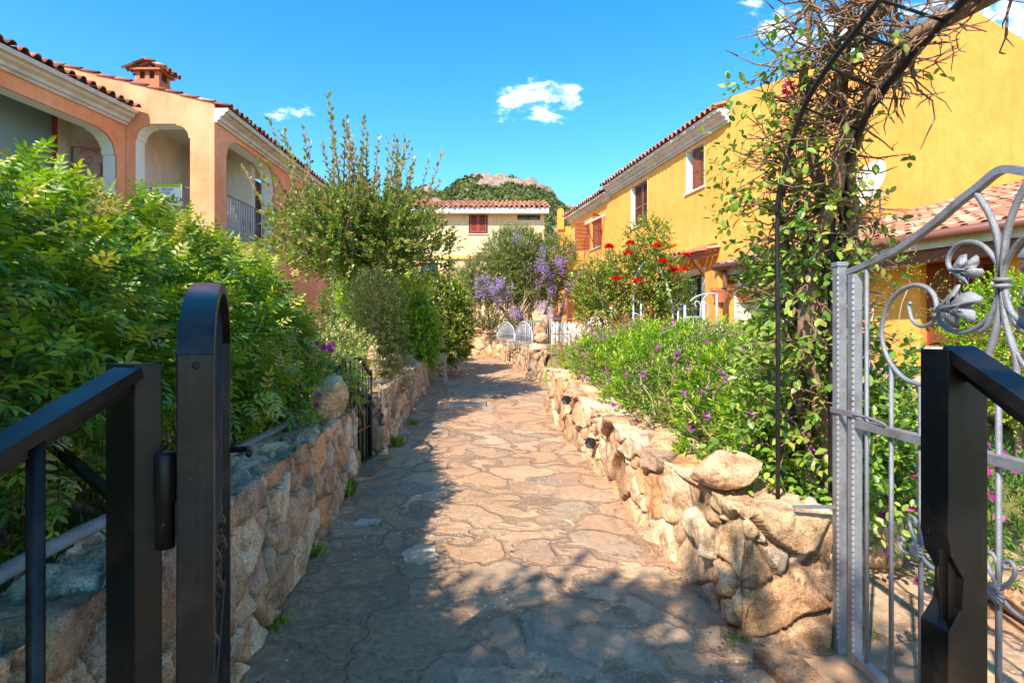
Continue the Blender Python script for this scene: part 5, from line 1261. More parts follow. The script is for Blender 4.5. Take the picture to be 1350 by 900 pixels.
for (px, py) in roses:
    c = P(px, py, 9.15); V = []; n_ = 26; k = np.arange(n_); a = k*2.4; el = 1.35-k*.055; r = .012+.0016*k
    d = np.stack([np.cos(a)*np.cos(el), np.sin(a)*np.cos(el)*.8-.3, np.sin(el)], -1); leafmesh('rose', c+d*r[:, None]*.6, d, np.cross(d, rg.normal(size=d.shape)), .062, pick([srgb(206, 24, 20), srgb(176, 14, 16), srgb(228, 50, 36)], n_, rg), T_ROUND, M['petal'], rs)
mb = MB()
for (px, py) in roses: c = P(px, py, 9.15); mb.tube(wobble(c, c+np.array([rg.uniform(-.1, .25), .3, -.3]), 5, .02, rg), .006, 5)
mb.build('stems', M['bark'], rs)

# lawn and bed plants at right, seen through the silver gate
bush('shrub', 'small leaved bright green shrub with pale stems in front of the brown window', 'shrub', (3.75, 4.2, .5), [((3.72, 4.2, 1.5), (.38, .4, .36)), ((4.05, 4.1, 1.5), (.4, .4, .38)), ((3.85, 4.1, 1.15), (.36, .35, .3)), ((4.15, 4.0, 1.05), (.4, .4, .4))],
     2400, .12, 9, .034, [srgb(120, 160, 30), srgb(144, 180, 34), srgb(92, 132, 30)], [srgb(190, 206, 50)], T_DIAMOND, seed=71, nz=.1, ns=3, shell=.09, width=1.5, stems=14, srad=.035, bark='palebark')
bush('shrub', 'glossy dark green shrub behind the silver gate post', 'shrub', (2.15, 3.6, .6), [((2.1, 3.6, .95), (.3, .32, .42)), ((1.85, 3.5, .75), (.3, .3, .3)), ((2.45, 3.8, .8), (.3, .3, .3))],
     800, .14, 9, .075, [srgb(70, 112, 34), srgb(92, 136, 38), srgb(110, 150, 50)], [srgb(150, 180, 60)], T_DIAMOND, seed=72, width=1.1, m='gloss', nz=.1, ns=3, stems=8, srad=.012)
ds_ = thing('daisy_bush', 'clump of magenta daisies in the bed behind the silver gate', 'flower bed', (2.65, 3.1, .3))
rg = np.random.default_rng(73); cl = Cloud()
f, lo, hi = field_ell([((2.6, 3.1, .42), (.45, .4, .38)), ((3.1, 3.1, .4), (.5, .4, .36))]); p, d = sample(f, lo, hi, 700, -.02, .12, rg, .08, 3, 2)
shoots(cl, p, unit(d+np.array([0, 0, .8])+rg.normal(0, .3, p.shape)), .1, 8, .06, rg, [srgb(96, 140, 50), srgb(120, 156, 60), srgb(80, 116, 46)], None, .7, .05); cl.build('leaves', T_NARROW, M['leaf'], ds_, width=1.4)
p, d = sample(f, lo, hi, 150, -.09, -.04, rg, .08, 3, 2); kk = p[:, 1] < 3.2; p, d = p[kk], d[kk]; n_ = len(p)
nn = unit(d*.3+np.array([-.5, -.8, .9])+rg.normal(0, .25, p.shape))
leafmesh('blossoms', p, np.cross(nn, rg.normal(size=p.shape)), nn, rg.uniform(.024, .036, n_), pick([srgb(214, 50, 160), srgb(190, 60, 180), srgb(222, 110, 196), srgb(160, 40, 130)], n_, rg), T_DAISY, M['petal'], ds_)
leafmesh('flower_centres', p+nn*.006, np.cross(nn, rg.normal(size=p.shape)), nn, .008, pick([srgb(90, 30, 90)], n_, rg), T_FL5, M['petal'], ds_)
mb = MB()
for a in p: mb.tube([a, a+np.array([.0, .03, -.15])], .0025, 4)
mb.build('stems', m_plain('green_stalk', srgb(90, 120, 50), .6, .1, 9, 0), ds_)

# ------------------------------------------------------------------ bougainvillea on the gateway arch
rg = np.random.default_rng(81)
bg_ = thing('bougainvillea', 'old gnarled bougainvillea climbing the black gateway arch beside the silver gate', 'climbing plant', (1.75, 3.1, .65))
mb = MB()
def vine(pts, r0, r1, amp=.02):
    pts = [np.array(p) for p in pts]; out = []
    for a, b in zip(pts[:-1], pts[1:]): out += list(np.array(a)*(1-t_)+np.array(b)*t_ for t_ in np.linspace(0, 1, 5)[:-1])
    out.append(pts[-1]); out = np.array(out); k = rg.normal(0, amp, out.shape); k[0] = 0; k[-1] = 0
    o2 = out+k; o2[1:-1] = (o2[:-2]+2*o2[1:-1]+o2[2:])/4
    rr = np.linspace(r0, r1, len(o2))*rg.uniform(.85, 1.18, len(o2)); mb.tube(list(o2), rr, 9); return o2
main = [vine([(1.72, 3.05, .6), P(1075, 520, 3.0), P(1060, 420, 2.95), P(1080, 330, 2.9), P(1098, 250, 2.8), P(1128, 150, 2.7), P(1170, 80, 2.5), P(1235, 30, 2.2), (1.75, 1.8, 2.68)], .04, .032),
        vine([(1.78, 3.1, .6), P(1095, 560, 3.05), P(1085, 450, 3.1), P(1105, 360, 3.0), P(1085, 280, 2.95), P(1068, 200, 2.85), P(1100, 110, 2.7), P(1150, 40, 2.5), P(1190, -30, 2.3)], .034, .022),
        vine([(1.66, 3.1, .6), P(1066, 560, 3.1), P(1056, 470, 3.1), P(1046, 400, 3.15), P(1030, 320, 3.1), P(1030, 250, 3.0), P(1050, 180, 2.9), P(1080, 90, 2.8), P(1120, 10, 2.6)], .028, .016),
        vine([(1.8, 3.0, .6), P(1110, 480, 2.95), P(1125, 380, 2.9), P(1118, 300, 2.85), P(1128, 200, 2.75), P(1170, 100, 2.5), P(1210, 60, 2.35)], .026, .02),
        vine([P(1085, 450, 3.1), P(1050, 380, 3.1), P(1065, 300, 3.0), P(1040, 230, 2.95), P(1060, 150, 2.85), P(1065, 60, 2.75), P(1075, -20, 2.7)], .018, .01),
        vine([P(1128, 200, 2.75), P(1105, 140, 2.75), P(1115, 60, 2.6), P(1140, 20, 2.5), P(1160, -40, 2.4)], .02, .012)]
tips = []
for m_ in main:
    for i in range(3, len(m_)):
        for _ in range(4):
            a = m_[i]+rg.normal(0, .01, 3); L_ = rg.uniform(.12, .34); dz = rg.normal(0, 1, 3)*np.array([1, .8, .8]); dz[0] -= .15 if a[2] < 2.1 else .35; dz = unit(dz[None])[0]
            pts = wobble(a, a+dz*L_, 5, L_*.07, rg); mb.tube(pts, np.linspace(.007, .0025, 5), 5); tips.append((pts[-1], pts[2], dz))
            for _ in range(3):
                d2 = unit((dz+rg.normal(0, .8, 3))[None])[0]; l2 = rg.uniform(.04, .13); q = pts[rg.integers(1, 5)]; mb.tube([q, q+d2*l2*.5+rg.normal(0, .008, 3), q+d2*l2], [.0035, .0028, .0015], 4); tips.append((q+d2*l2, q, d2))
mb.build('stems', M['bark'], bg_)
cl = Cloud(); T = [t_ for t_ in tips]
tp = np.array([t_[0] for t_ in T]); td = np.array([t_[2] for t_ in T])
lowf = np.clip((2.5-tp[:, 2])/.7, 0.05, 1); left = np.clip((1.75-tp[:, 0])*1.6, .1, 1); dens = fbm(tp*2.6, 2, 5)
k = rg.random(len(tp)) < lowf*np.maximum(left, .3)*.95*(dens > -.22)
G_BG = [srgb(100, 142, 50), srgb(128, 164, 60), srgb(150, 170, 68), srgb(84, 120, 50)]
shoots(cl, tp[k]-td[k]*.05, td[k], .12, 4, .055, rg, G_BG, [srgb(170, 176, 70), srgb(180, 150, 80)], 1.0, .2, 2, 0, .2)
f, lo, hi = field_ell([((1.75, 3.15, 1.0), (.42, .35, .5)), ((1.58, 3.2, 1.3), (.25, .3, .3)), ((1.95, 3.2, .9), (.3, .3, .35)), ((1.6, 3.15, 1.8), (.22, .25, .3)), ((1.4, 3.15, .85), (.25, .25, .25))])
f2, lo2, hi2 = field_ell([(P(1015, 270, 2.9), (.2, .2, .3)), (P(1050, 190, 2.85), (.22, .2, .25)), (P(1000, 200, 2.9), (.12, .15, .18)), (P(1085, 300, 2.9), (.14, .2, .3)), (P(985, 215, 2.95), (.16, .2, .25)), (P(992, 150, 2.9), (.12, .15, .18)), (P(1003, 290, 2.95), (.16, .2, .2)), (P(1060, 90, 2.7), (.15, .2, .2))])
p, d = sample(f2, lo2, hi2, 230, -.03, .3, rg, .12, 4, 6); shoots(cl, p, unit(d+rg.normal(0, .7, p.shape)), .11, 4, .05, rg, G_BG, [srgb(170, 180, 70)], 1.0, .25)
p, d = sample(f, lo, hi, 620, -.03, .12, rg, .16, 3, 6); shoots(cl, p, unit(d+rg.normal(0, .6, p.shape)), .13, 5, .062, rg, G_BG, [srgb(170, 180, 70)], 1.0, .25)
for i_ in range(len(cl.p)):
    kk = ~((cl.p[i_][:, 0] < 1.30) & (cl.p[i_][:, 2] < 1.98) & (cl.p[i_][:, 2] > 1.42))
    cl.p[i_], cl.d[i_], cl.n[i_], cl.s[i_], cl.c[i_] = (q_[kk] for q_ in (cl.p[i_], cl.d[i_], cl.n[i_], cl.s[i_], cl.c[i_]))
cl.build('leaves', T_ROUND, M['gloss'], bg_, width=.85)
cl = Cloud(); fp = np.array([P(1035, 118, 2.8), P(1048, 108, 2.8), P(1042, 126, 2.8), P(1050, 116, 2.8)]); fp = np.repeat(fp, 5, 0)+rg.normal(0, .012, (20, 3))
cl.add(fp, rg.normal(0, 1, fp.shape), rg.normal(0, 1, fp.shape), .035, pick([srgb(206, 40, 110), srgb(226, 70, 140)], 20, rg)); cl.build('blossoms', T_ROUND, M['petal'], bg_)
# yellow-green wiry growth right of the vine
bush('broom_shrub', 'wispy yellow green broom growing between the bougainvillea and the porch', 'shrub', (2.7, 4.4, .5), [((2.75, 4.4, 1.75), (.4, .3, .55)), ((2.55, 4.4, 1.3), (.3, .3, .5))], 260, .2, 8, .03,
     [srgb(150, 150, 60), srgb(180, 160, 90), srgb(140, 146, 60)], [srgb(206, 196, 70)], T_NARROW, seed=83, width=1.2, stems=40, srad=.012, inner=.2, bark='palebark', nz=.25, ns=3)
bush('broom_shrub', 'yellow green wispy bush in front of the beige porch wall, left of the bougainvillea', 'shrub', (3.9, 8.0, .9), [((3.9, 8.0, 2.25), (.32, .4, .45)), ((4.1, 8.0, 1.7), (.35, .4, .5))], 380, .22, 9, .045,
     [srgb(170, 170, 70), srgb(150, 150, 70), srgb(190, 176, 110)], [srgb(214, 206, 90)], T_NARROW, seed=84, width=1.3, stems=40, srad=.014, inner=.2, bark='palebark', nz=.2, ns=2)

# ------------------------------------------------------------------ unseen tree added behind the camera to shade the foreground path
tree('added_shade_tree', 'added leafy tree behind the camera, unseen, shaped to shade the foreground path', (-3.3, -3.0, .0), (-3.1, -2.9, 2.4), [((-2.7, -2.0, 4.6), (1.2, 1.0, .9)), ((-3.7, -2.7, 4.9), (1.4, 1.2, 1.0)), ((-2.0, -2.0, 4.9), (.8, .8, .6)), ((-3.1, -1.5, 4.0), (.7, .7, .6)), ((-1.6, -2.6, 4.2), (.8, .8, .6))],
     900, .35, 9, .15, G_HEDGE, None, T_DIAMOND, seed=91, tr=.14, limbs=24, width=1.5, nz=.4, shell=.4)

# ------------------------------------------------------------------ grass
rg = np.random.default_rng(95)
def tuft(n, cx, cy, r, h, nb, name, label, seed, pal_=None, zf=gz):
    rg = np.random.default_rng(seed); t = None; x = cx+rg.normal(0, r, n); y = cy+rg.normal(0, r, n); z = np.maximum(zf(x, y), pz(y))
    d = unit(np.stack([rg.normal(0, .35, n), rg.normal(0, .35, n), np.ones(n)], -1)); p = np.stack([x, y, z], -1)
    o = leafmesh(name, p, d, rg.normal(0, 1, p.shape), h*rg.uniform(.5, 1.2, n), pick(pal_ or [srgb(110, 140, 50), srgb(140, 160, 60), srgb(90, 116, 44)], n, rg), T_NARROW, M['leaf'], loc=(cx, cy, float(pz(cy))), width=.9)
    setp(o, label, 'grass tuft', 'grass and weeds along the wall feet'); return o
for i, (px, py, n, h, lb) in enumerate([(362, 830, 50, .07, 'small grass tuft at the left wall foot nearest the camera'), (410, 735, 60, .09, 'grass tuft at the left wall foot opposite the pale embedded stone'),
        (452, 655, 160, .16, 'tall weeds growing against the left wall beside the white slab'), (520, 590, 120, .13, 'green weed clump at the foot of the wall just past the small black gate'),
        (495, 695, 30, .04, 'tiny grass tuft beside the white slab'), (545, 560, 60, .09, 'grass at the middle of the second left wall'), (1078, 700-0, 0, 0, '')]):
    if n: c = 1125/(py-402.5); tuft(n, (px-675)/F*c, c, .035, h, 1, 'grass_tuft', lb, 100+i)
for i, (cx, cy, lb) in enumerate([(1.62, 2.62, 'tiny weed at the foot of the right wall end'), (1.0, 2.55, 'dark little weed at the right wall corner')]): tuft(30, cx, cy, .03, .05, 1, 'grass_tuft', lb, 120+i)
n = 26000; x = rg.uniform(1.45, 5.2, n); y = rg.uniform(2.9, 7.5, n); z = gz(x, y); k = z > pz(y)+.03; x, y, z = x[k], y[k], z[k]; n = len(x)
d = unit(np.stack([rg.normal(0, .5, n), rg.normal(0, .5, n), np.ones(n)], -1))
o = leafmesh('lawn_grass', np.stack([x, y, z-.005], -1), d, rg.normal(0, 1, (n, 3)), rg.uniform(.03, .08, n), pick([srgb(140, 150, 60), srgb(110, 128, 50), srgb(166, 156, 86), srgb(120, 110, 60)], n, rg), T_NARROW, M['leaf'], width=.5)
setp(o, 'short patchy grass of the right garden seen through the silver gate', 'grass', kind='stuff')
n = 16000; x = rg.uniform(-4.5, -1.5, n); y = rg.uniform(.3, 7, n); z = gz(x, y); d = unit(np.stack([rg.normal(0, .5, n), rg.normal(0, .5, n), np.ones(n)], -1))
o = leafmesh('lawn_grass', np.stack([x, y, z-.005], -1), d, rg.normal(0, 1, (n, 3)), rg.uniform(.04, .1, n), pick([srgb(120, 160, 50), srgb(150, 180, 60), srgb(100, 130, 46)], n, rg), T_NARROW, M['leaf'], width=.6)
setp(o, 'bright green grass behind the stems of the left hedge', 'grass', kind='stuff')
# fallen leaves and twigs in the gutters of the path
n = 1500; y = rg.uniform(1.6, 13, n); side_ = rg.random(n) < .5; off = np.abs(rg.normal(0, .09, n))
x = np.where(side_, lfront(y)+.03+off, rfront(y)-.03-off); k = (y < 8.4) | side_; x, y = x[k], y[k]
x2 = rg.uniform(-1, .9, 260); y2 = rg.uniform(1.8, 9, 260); x = np.append(x, x2); y = np.append(y, y2); n = len(x)
o = leafmesh('leaf_litter', np.stack([x, y, pz(y)+.012], -1), np.stack([rg.normal(0, 1, n), rg.normal(0, 1, n), rg.normal(0, .12, n)], -1), np.stack([rg.normal(0, .3, n), rg.normal(0, .3, n), np.ones(n)], -1),
             rg.uniform(.008, .026, n), pick([srgb(120, 76, 50), srgb(150, 106, 70), srgb(90, 62, 44), srgb(170, 140, 96)], n, rg), T_DIAMOND, M['petal']); setp(o, 'brown fallen leaves along both edges of the path', 'leaf litter', kind='stuff')
# scrub on the hill
rg = np.random.default_rng(99); n = 5200; ix = rg.integers(0, len(hx), n*3); iy = rg.integers(40, 125, n*3)
hz_ = hillZ[iy, ix]; px_ = 675+hx[ix]/hy[iy]*F; rk = rockm[iy, ix]; k = (rk < .5); ix, iy = ix[k][:n], iy[k][:n]; n = len(ix)
c = np.stack([hx[ix]+rg.uniform(-1, 1, n), hy[iy]+rg.uniform(-1, 1, n), hillZ[iy, ix]+.4], -1); R = rg.uniform(.6, 1.7, n)
q = 10; cc = np.repeat(c, q, 0); dr = unit(rg.normal(0, 1, (n*q, 3))); dr[:, 2] = np.abs(dr[:, 2]); pp = cc+dr*np.repeat(R, q)[:, None]*.6
o = leafmesh('hill_scrub', pp, np.cross(dr, rg.normal(size=dr.shape)), dr, np.repeat(R, q)*1.1, np.repeat(pick([srgb(84, 96, 48), srgb(106, 116, 60), srgb(68, 80, 44), srgb(126, 126, 74)], n, rg), q, 0)*rg.uniform(.85, 1.15, (n*q, 1)), T_ROUND, M['petal'])
setp(o, 'dark green maquis scrub covering the rocky hill', 'scrub', kind='stuff')
# ================================================================== metalwork
# ---- silver gate: plane x = XG, seen obliquely
XG = 1.42
def G(px, py): return PX(px, py, XG)
def yz(px, py): p = G(px, py); return p[1], p[2]
def spline(pts, n=6):
    pts = [np.array(p, float) for p in pts]; out = []
    ext = [2*pts[0]-pts[1]]+pts+[2*pts[-1]-pts[-2]]
    for i in range(1, len(ext)-2):
        p0, p1, p2, p3 = ext[i-1:i+3]
        for t in np.linspace(0, 1, n, endpoint=False):
            out.append(.5*((2*p1)+(-p0+p2)*t+(2*p0-5*p1+4*p2-p3)*t*t+(-p0+3*p1-3*p2+p3)*t**3))
    out.append(pts[-1]); return out
DC = 1.649
def mir(pts): return [np.array([p[0], 2*DC-p[1], p[2]]) for p in pts]
sgt = thing('silver_gate', 'hammered silver wrought iron gate leaf with scrolls standing open at the right', 'gate', (XG, 2.36, .12))
sgp = thing('gate_post', 'hammered silver square gate post at the end of the right wall', 'gate post', (XG, 2.465, .1))
mb = MB(); mb.box((XG-.02, 2.445, .08), (XG+.02, 2.487, 1.79)); mb.build('post', M['silver'], sgp, bevel=.003)
mb = MB(); mb.box((XG-.024, 2.441, 1.79), (XG+.024, 2.491, 1.81)); mb.build('post_cap', M['silver'], sgp, bevel=.003)
# hammered bright nicks along the arrises
M['hammer'] = m_plain('bright_hammered', srgb(196, 196, 198), .35, .1, 20, 0, metal=.4)
def nicks(x, y, z0, z1, parent):
    mb = MB(); z = z0
    while z < z1:
        mb.obox((x, y, z), (.0035, 0, 0), (0, .0035, 0), (0, 0, .007)); z += .023
    mb.build('hammer_marks', M['hammer'], parent)
nicks(XG-.0195, 2.4455, .2, 1.77, sgp)
mb = MB(); mb.box((XG-.2, 2.455, .745), (XG-.02, 2.475, .757)); mb.build('wall_anchor', M['silver'], sgp)
mb = MB()
ye = 2*DC-2.356
mb.box((XG-.02, 2.336, .14), (XG+.02, 2.376, 1.745)); mb.box((XG-.02, ye-.02, .14), (XG+.02, ye+.02, 1.745))
mb.box((XG-.018, ye+.02, .15), (XG+.018, 2.336, .185)); mb.box((XG-.018, ye+.02, 1.115), (XG+.018, 2.336, 1.15))
mb.build('frame', M['silver'], sgt, bevel=.003); nicks(XG-.0195, 2.3365, .2, 1.73, sgt)
top = [G(*q) for q in [(1118, 359), (1150, 345.5), (1182, 330), (1215, 307), (1240, 288), (1265, 266), (1290, 247)]]
top = [p for p in top]; full = top+[np.array([XG, DC, 1.975])]+mir(top)[::-1]
mb = MB(); sp = spline(full, 5)
mb.tube(sp, .016, 4, sm=False); mb.build('top_rail', M['silver'], sgt)
bars = [2.277, 2.13, 1.976, 1.826, 1.66]; ztop = lambda y: float(np.interp(y, [p[1] for p in sp[::-1]], [p[2] for p in sp[::-1]]))
def bar(y, z0, z1): m = MB(); m.tube([(XG, y, z0), (XG, y, z1)], .0085, 4); m.build('bar', M['silver'], sgt)
yy_, zz_ = yz(1175, 478)
for y in bars[:1]+[2*DC-b for b in bars[:1]]: bar(y, .185, ztop(y)-.01)
for b, zt_ in [(2.13, yz(1175, 479)[1]), (1.976, yz(1214, 508)[1]), (1.826, 1.31), (1.66, 1.42)]:
    for y in ([b] if b == 1.66 else [b, 2*DC-b]): bar(y, .185, zt_)
def scroll(pts, r=.0085, name='scroll', both=True):
    P3 = [G(*q) for q in pts]; s_ = spline(P3, 6)
    for S_ in ([s_, mir(s_)] if both else [s_]): m = MB(); m.tube(S_, r, 6); m.build(name, M['silver'], sgt)
scroll([(1262, 511), (1237, 509), (1213, 507), (1190, 497), (1172, 475), (1163.5, 450), (1163, 430), (1169, 406), (1184, 386), (1204, 376), (1221, 379), (1232, 391), (1236.5, 412), (1241, 426), (1255, 436), (1275, 437), (1295, 427), (1311, 408), (1318, 385), (1320, 368)])
scroll([(1236, 414), (1229, 425), (1215, 430), (1203, 422), (1199, 409), (1198, 402), (1201, 399)], .007)
scroll([(1319, 370), (1316, 350), (1306, 334), (1294, 323), (1280, 319), (1264, 322), (1253, 334), (1250, 348), (1257, 358), (1268, 357)], .008)
scroll([(1303, 500), (1303, 470), (1309, 450), (1317, 415), (1321, 372), (1323, 340), (1328, 305), (1339, 272), (1352, 245), (1364, 222)], .010)
scroll([(1291, 482), (1298, 472), (1303, 462)], .006)
scroll([(1323, 366), (1328, 395), (1341, 428), (1353, 438)], .008)
# collars
for (px, py) in [(1237, 412), (1321, 373)]:
    c = G(px, py)
    for cc in ([c] if px > 1300 else [c, mir([c])[0]]):
        m = MB()
        for dz in (-.009, .009): m.lathe(cc+v3(0, 0, dz), [(.011, -.008), (.017 if px < 1300 else .024, -.004), (.017 if px < 1300 else .024, .004), (.011, .008)], 12)
        m.build('collar', M['silver'], sgt)
# cast acanthus leaves
def acanthus(base, tip, w_, name='leaf_ornament', flip=1):
    base = np.array(base); tip = np.array(tip); d = tip-base; Ld = np.linalg.norm(d); d /= Ld; nx_ = v3(-1, 0, 0); s_ = np.cross(nx_, d)
    m = MB(); sc_ = Ld*1.12
    ol = [(-.02, .05), (.15, .13), (.3, .3), (.5, .46), (.66, .44), (.6, .34), (.55, .24), (.68, .26), (.86, .3), (1.02, .16), (1.0, .05), (.88, .04), (.8, -.0), (.9, -.1), (.96, -.24), (.84, -.33), (.74, -.25), (.62, -.15), (.58, -.26), (.5, -.4), (.36, -.38), (.26, -.24), (.14, -.12), (-.02, -.06)]
    q = lambda u, v, w: base+d*u*sc_+s_*v*sc_*flip+nx_*w*sc_
    K = len(ol); rim = [q(u, v, .10-.22*(u-.5)**2+.05*math.sin(i*1.9)) for i, (u, v) in enumerate(ol)]; mid_ = [q(.12+.72*u, v*.45, .20+.06*(i % 2)) for i, (u, v) in enumerate(ol)]
    bk = [p_-nx_*.004 for p_ in rim]; m.add(rim+mid_+bk+[q(.5, 0, .17), q(.5, 0, .06)], [(i, (i+1) % K, K+(i+1) % K, K+i) for i in range(K)]+[(K+i, K+(i+1) % K, 3*K) for i in range(K)]+[(i, 2*K+i, 2*K+(i+1) % K, (i+1) % K) for i in range(K)]+[(2*K+(i+1) % K, 2*K+i, 3*K+1) for i in range(K)], True)
    m.tube([q(0, 0, .05), q(.3, 0, .24), q(.6, .03, .25), q(.95, .1, .1)], [.004, .0045, .0035, .002], 6); m.tube([q(.25, 0, .2), q(.45, .2, .2), q(.6, .38, .12)], [.0035, .003, .0015], 5); m.tube([q(.3, 0, .2), q(.45, -.18, .2), q(.46, -.35, .12)], [.0035, .003, .0015], 5); m.tube([q(.5, 0, .22), q(.75, -.12, .2), q(.86, -.28, .12)], [.0035, .003, .0015], 5)
    return m
for (b, t_, w_, fl) in [((1241, 408), (1288, 404), .019, 1), ((1257, 357), (1292, 352), .017, -1)]:
    B_, T_ = G(*b), G(*t_)
    for (bb, tt) in ((B_, T_), tuple(mir([B_, T_]))): acanthus(bb, tt, w_, flip=fl).build('leaf_ornament', M['silver'], sgt)
# rosettes with curled tails
def rosette(y, z):
    m = MB()
    for k in range(12):
        a = 2*PI*k/12; c = np.array([XG-.016, y, z]); d = v3(0, math.cos(a), math.sin(a)); m.tube([c, c+d*.014-v3(.006, 0), c+d*.03-v3(.002, 0)], [.003, .006, .0045], 6)
    m.lathe((XG-.0, y, z), [(.001, 0)], 3) if False else None
    m.obox((XG-.02, y, z), (.006, 0, 0), (0, .007, 0), (0, 0, .007)); m.build('rosette', M['silver'], sgt)
    for sy in (-1, 1):
        for sz in (-1, 1):
            m = MB(); pts = [(0, .01), (.035, .05), (.05, .085), (.035, .105), (.015, .095), (.018, .078)] if sz > 0 else [(0, -.01), (.04, -.03), (.085, -.035), (.105, -.01), (.09, .012), (.074, .004)]
            m.tube(spline([(XG-.005, y+sy*a, z+b) for a, b in pts], 5), [.0065]*26, 6); m.build('scroll', M['silver'], sgt)
for y in (1.976, DC, 2*DC-1.976): rosette(y, .749)
# latch: strap across post and stile with a lever
mb = MB(); zl = 1.158; mb.box((XG-.028, 2.33, zl), (XG-.0205, 2.492, zl+.024)); mb.box((XG-.026, 2.30, zl+.004), (XG-.018, 2.33, zl+.02))
mb.tube([(XG-.024, 2.33, zl+.012), (XG-.02, 2.24, zl+.013), (XG-.02, 2.16, zl+.005), (XG-.02, 2.13, zl+.0)], [.006, .007, .008, .005], 6); mb.build('latch', M['rustiron'], sgt, bevel=.002)

# ---- black gateway arch and thin post
ar = thing('gateway_arch', 'thin black iron arch pergola rising from the wall top over the garden gateway', 'arch', (1.3, 2.76, .7))
def arch_rail(x, D0, z0, pts, r, name):
    m = MB(); m.tube(spline([(x, D0, z0)]+pts, 6), r, 8); m.build(name, M['iron'], ar)
X1, X2 = 1.29, 1.60
pa = lambda px, py, X: PX(px, py, X)
arch_rail(X1, 2.76, .70, [v3(X1, 2.76, 1.5), v3(X1, 2.76, 2.1), pa(1038, 210, X1), pa(1060, 142, X1), pa(1092, 88, X1), pa(1128, 42, X1), pa(1160, 0, X1), pa(1210, -55, X1), v3(X1, 1.45, 2.83), v3(X1, 1.1, 2.7), v3(X1, .75, 2.4), v3(X1, .6, 2.0), v3(X1, .6, .1)], .0115, 'arch_bar')
for dx, r in ((0, .016), (.045, .014)):
    X_ = X2+dx; arch_rail(X_, 2.85, .60, [v3(X_, 2.85, 1.5), v3(X_, 2.83, 2.1), pa(1134, 172, X_), pa(1165, 120, X_), pa(1205, 72, X_), pa(1245, 28, X_), pa(1283, -12, X_), pa(1330, -50, X_), v3(X_, 1.4, 2.82), v3(X_, 1.1, 2.7), v3(X_, .75, 2.4), v3(X_, .6, 2.0), v3(X_, .6, .1)], r, 'arch_bar')
mb = MB()
for (a, b) in [((1128, 42), (1205, 72)), ((1060, 142), (1134, 172)), ((1092, 88), (1165, 120)), ((1160, 0), (1245, 28))]: mb.tube([pa(*a, X1), pa(*b, X2)], .006, 6)
mb.build('cross_bars', M['iron'], ar)

# ---- black entrance gates in the foreground
def tubebox(mb, c, half, ang, z0, z1):
    a = v3(math.cos(ang), math.sin(ang))*half; b = v3(-math.sin(ang), math.cos(ang))*half; mb.obox(v3(c[0], c[1], (z0+z1)/2), a, b, Zv*(z1-z0)/2)
lp = thing('gate_post', 'black iron gate post with a sloping side rail in the left foreground', 'gate post', (-.53, .8, .0))
# square tube turned so its arris points to the camera at px 177
half = .027; cA = P(177, 480, .80); angA = math.radians(33)   # arris position
ex = v3(math.cos(angA), math.sin(angA)); ey = v3(-math.sin(angA), math.cos(angA))
ctr = np.array([cA[0], cA[1], 0])+ (ex*.5*0)
# faces: left face goes from the arris along ey, right face along ex
LA, RA = .062, .034
ey = v3(-.86, .35); ey /= np.linalg.norm(ey); ex = v3(.86, .50); ex /= np.linalg.norm(ex)
A_ = v3(cA[0], cA[1]); poly = [A_, A_+ex*RA, A_+ex*RA+ey*LA, A_+ey*LA]
zt0 = cA[2]
mb = MB(); mb.prism([p+Zv*0 for p in poly], Zv*zt0); mb.build('post', M['iron'], lp, bevel=.002)
rail_end = P(-60, 628, .58)
mb = MB(); st = A_+ey*.012+Zv*(zt0-.012); mb.bar(st, rail_end, .042, .016); mb.bar(st-Zv*.016, rail_end-Zv*.016, .012, .02); mb.build('side_rail', M['iron'], lp)
for k, t_ in enumerate((.64, 1.0)):
    m = MB(); q = st*(1-t_)+rail_end*t_; 
    if k == 0: qx = P(47, 560, 1); sc_ = q[1]; q = np.array([(47-675)/F*q[1], q[1], q[2]])
    m.tube([q-Zv*.01, v3(q[0], q[1], .02)], .0095, 10); m.build('baluster', M['iron'], lp)
# left leaf, swung open away from the camera
ll = thing('iron_gate', 'black iron gate leaf with arched top, opened edge-on in the left foreground', 'gate', P(258, 900, .8)*v3(1, 1, 0))
sA = v3(P(232, 0, .80)[0], .80); sB = v3(P(282, 0, .80)[0], .80); dleaf = P(304, 0, 1.72)*v3(1, 1, 0)-sB*v3(1, 1, 0); Lf = np.linalg.norm(dleaf); dleaf /= Lf
wv = sB-sA; zspr = P(0, 466, .8)[2]
perp = v3(dleaf[1], -dleaf[0]); perp *= np.sign(perp[0]); T_w = .046
O0 = sB-perp*T_w
mb = MB()
def lbox(u0, u1, z0, z1, t0=0, t1=T_w): mb.obox(O0+dleaf*(u0+u1)/2+perp*(t0+t1)/2+Zv*(z0+z1)/2, dleaf*(u1-u0)/2, perp*(t1-t0)/2, Zv*(z1-z0)/2)
lbox(0, .045, .05, zspr); lbox(Lf-.045, Lf, .05, zspr); lbox(.045, Lf-.045, .06, .1, .004, T_w-.004); lbox(.045, Lf-.045, .78, .80, .012, T_w-.012)
mb.build('frame', M['iron'], ll, bevel=.002)
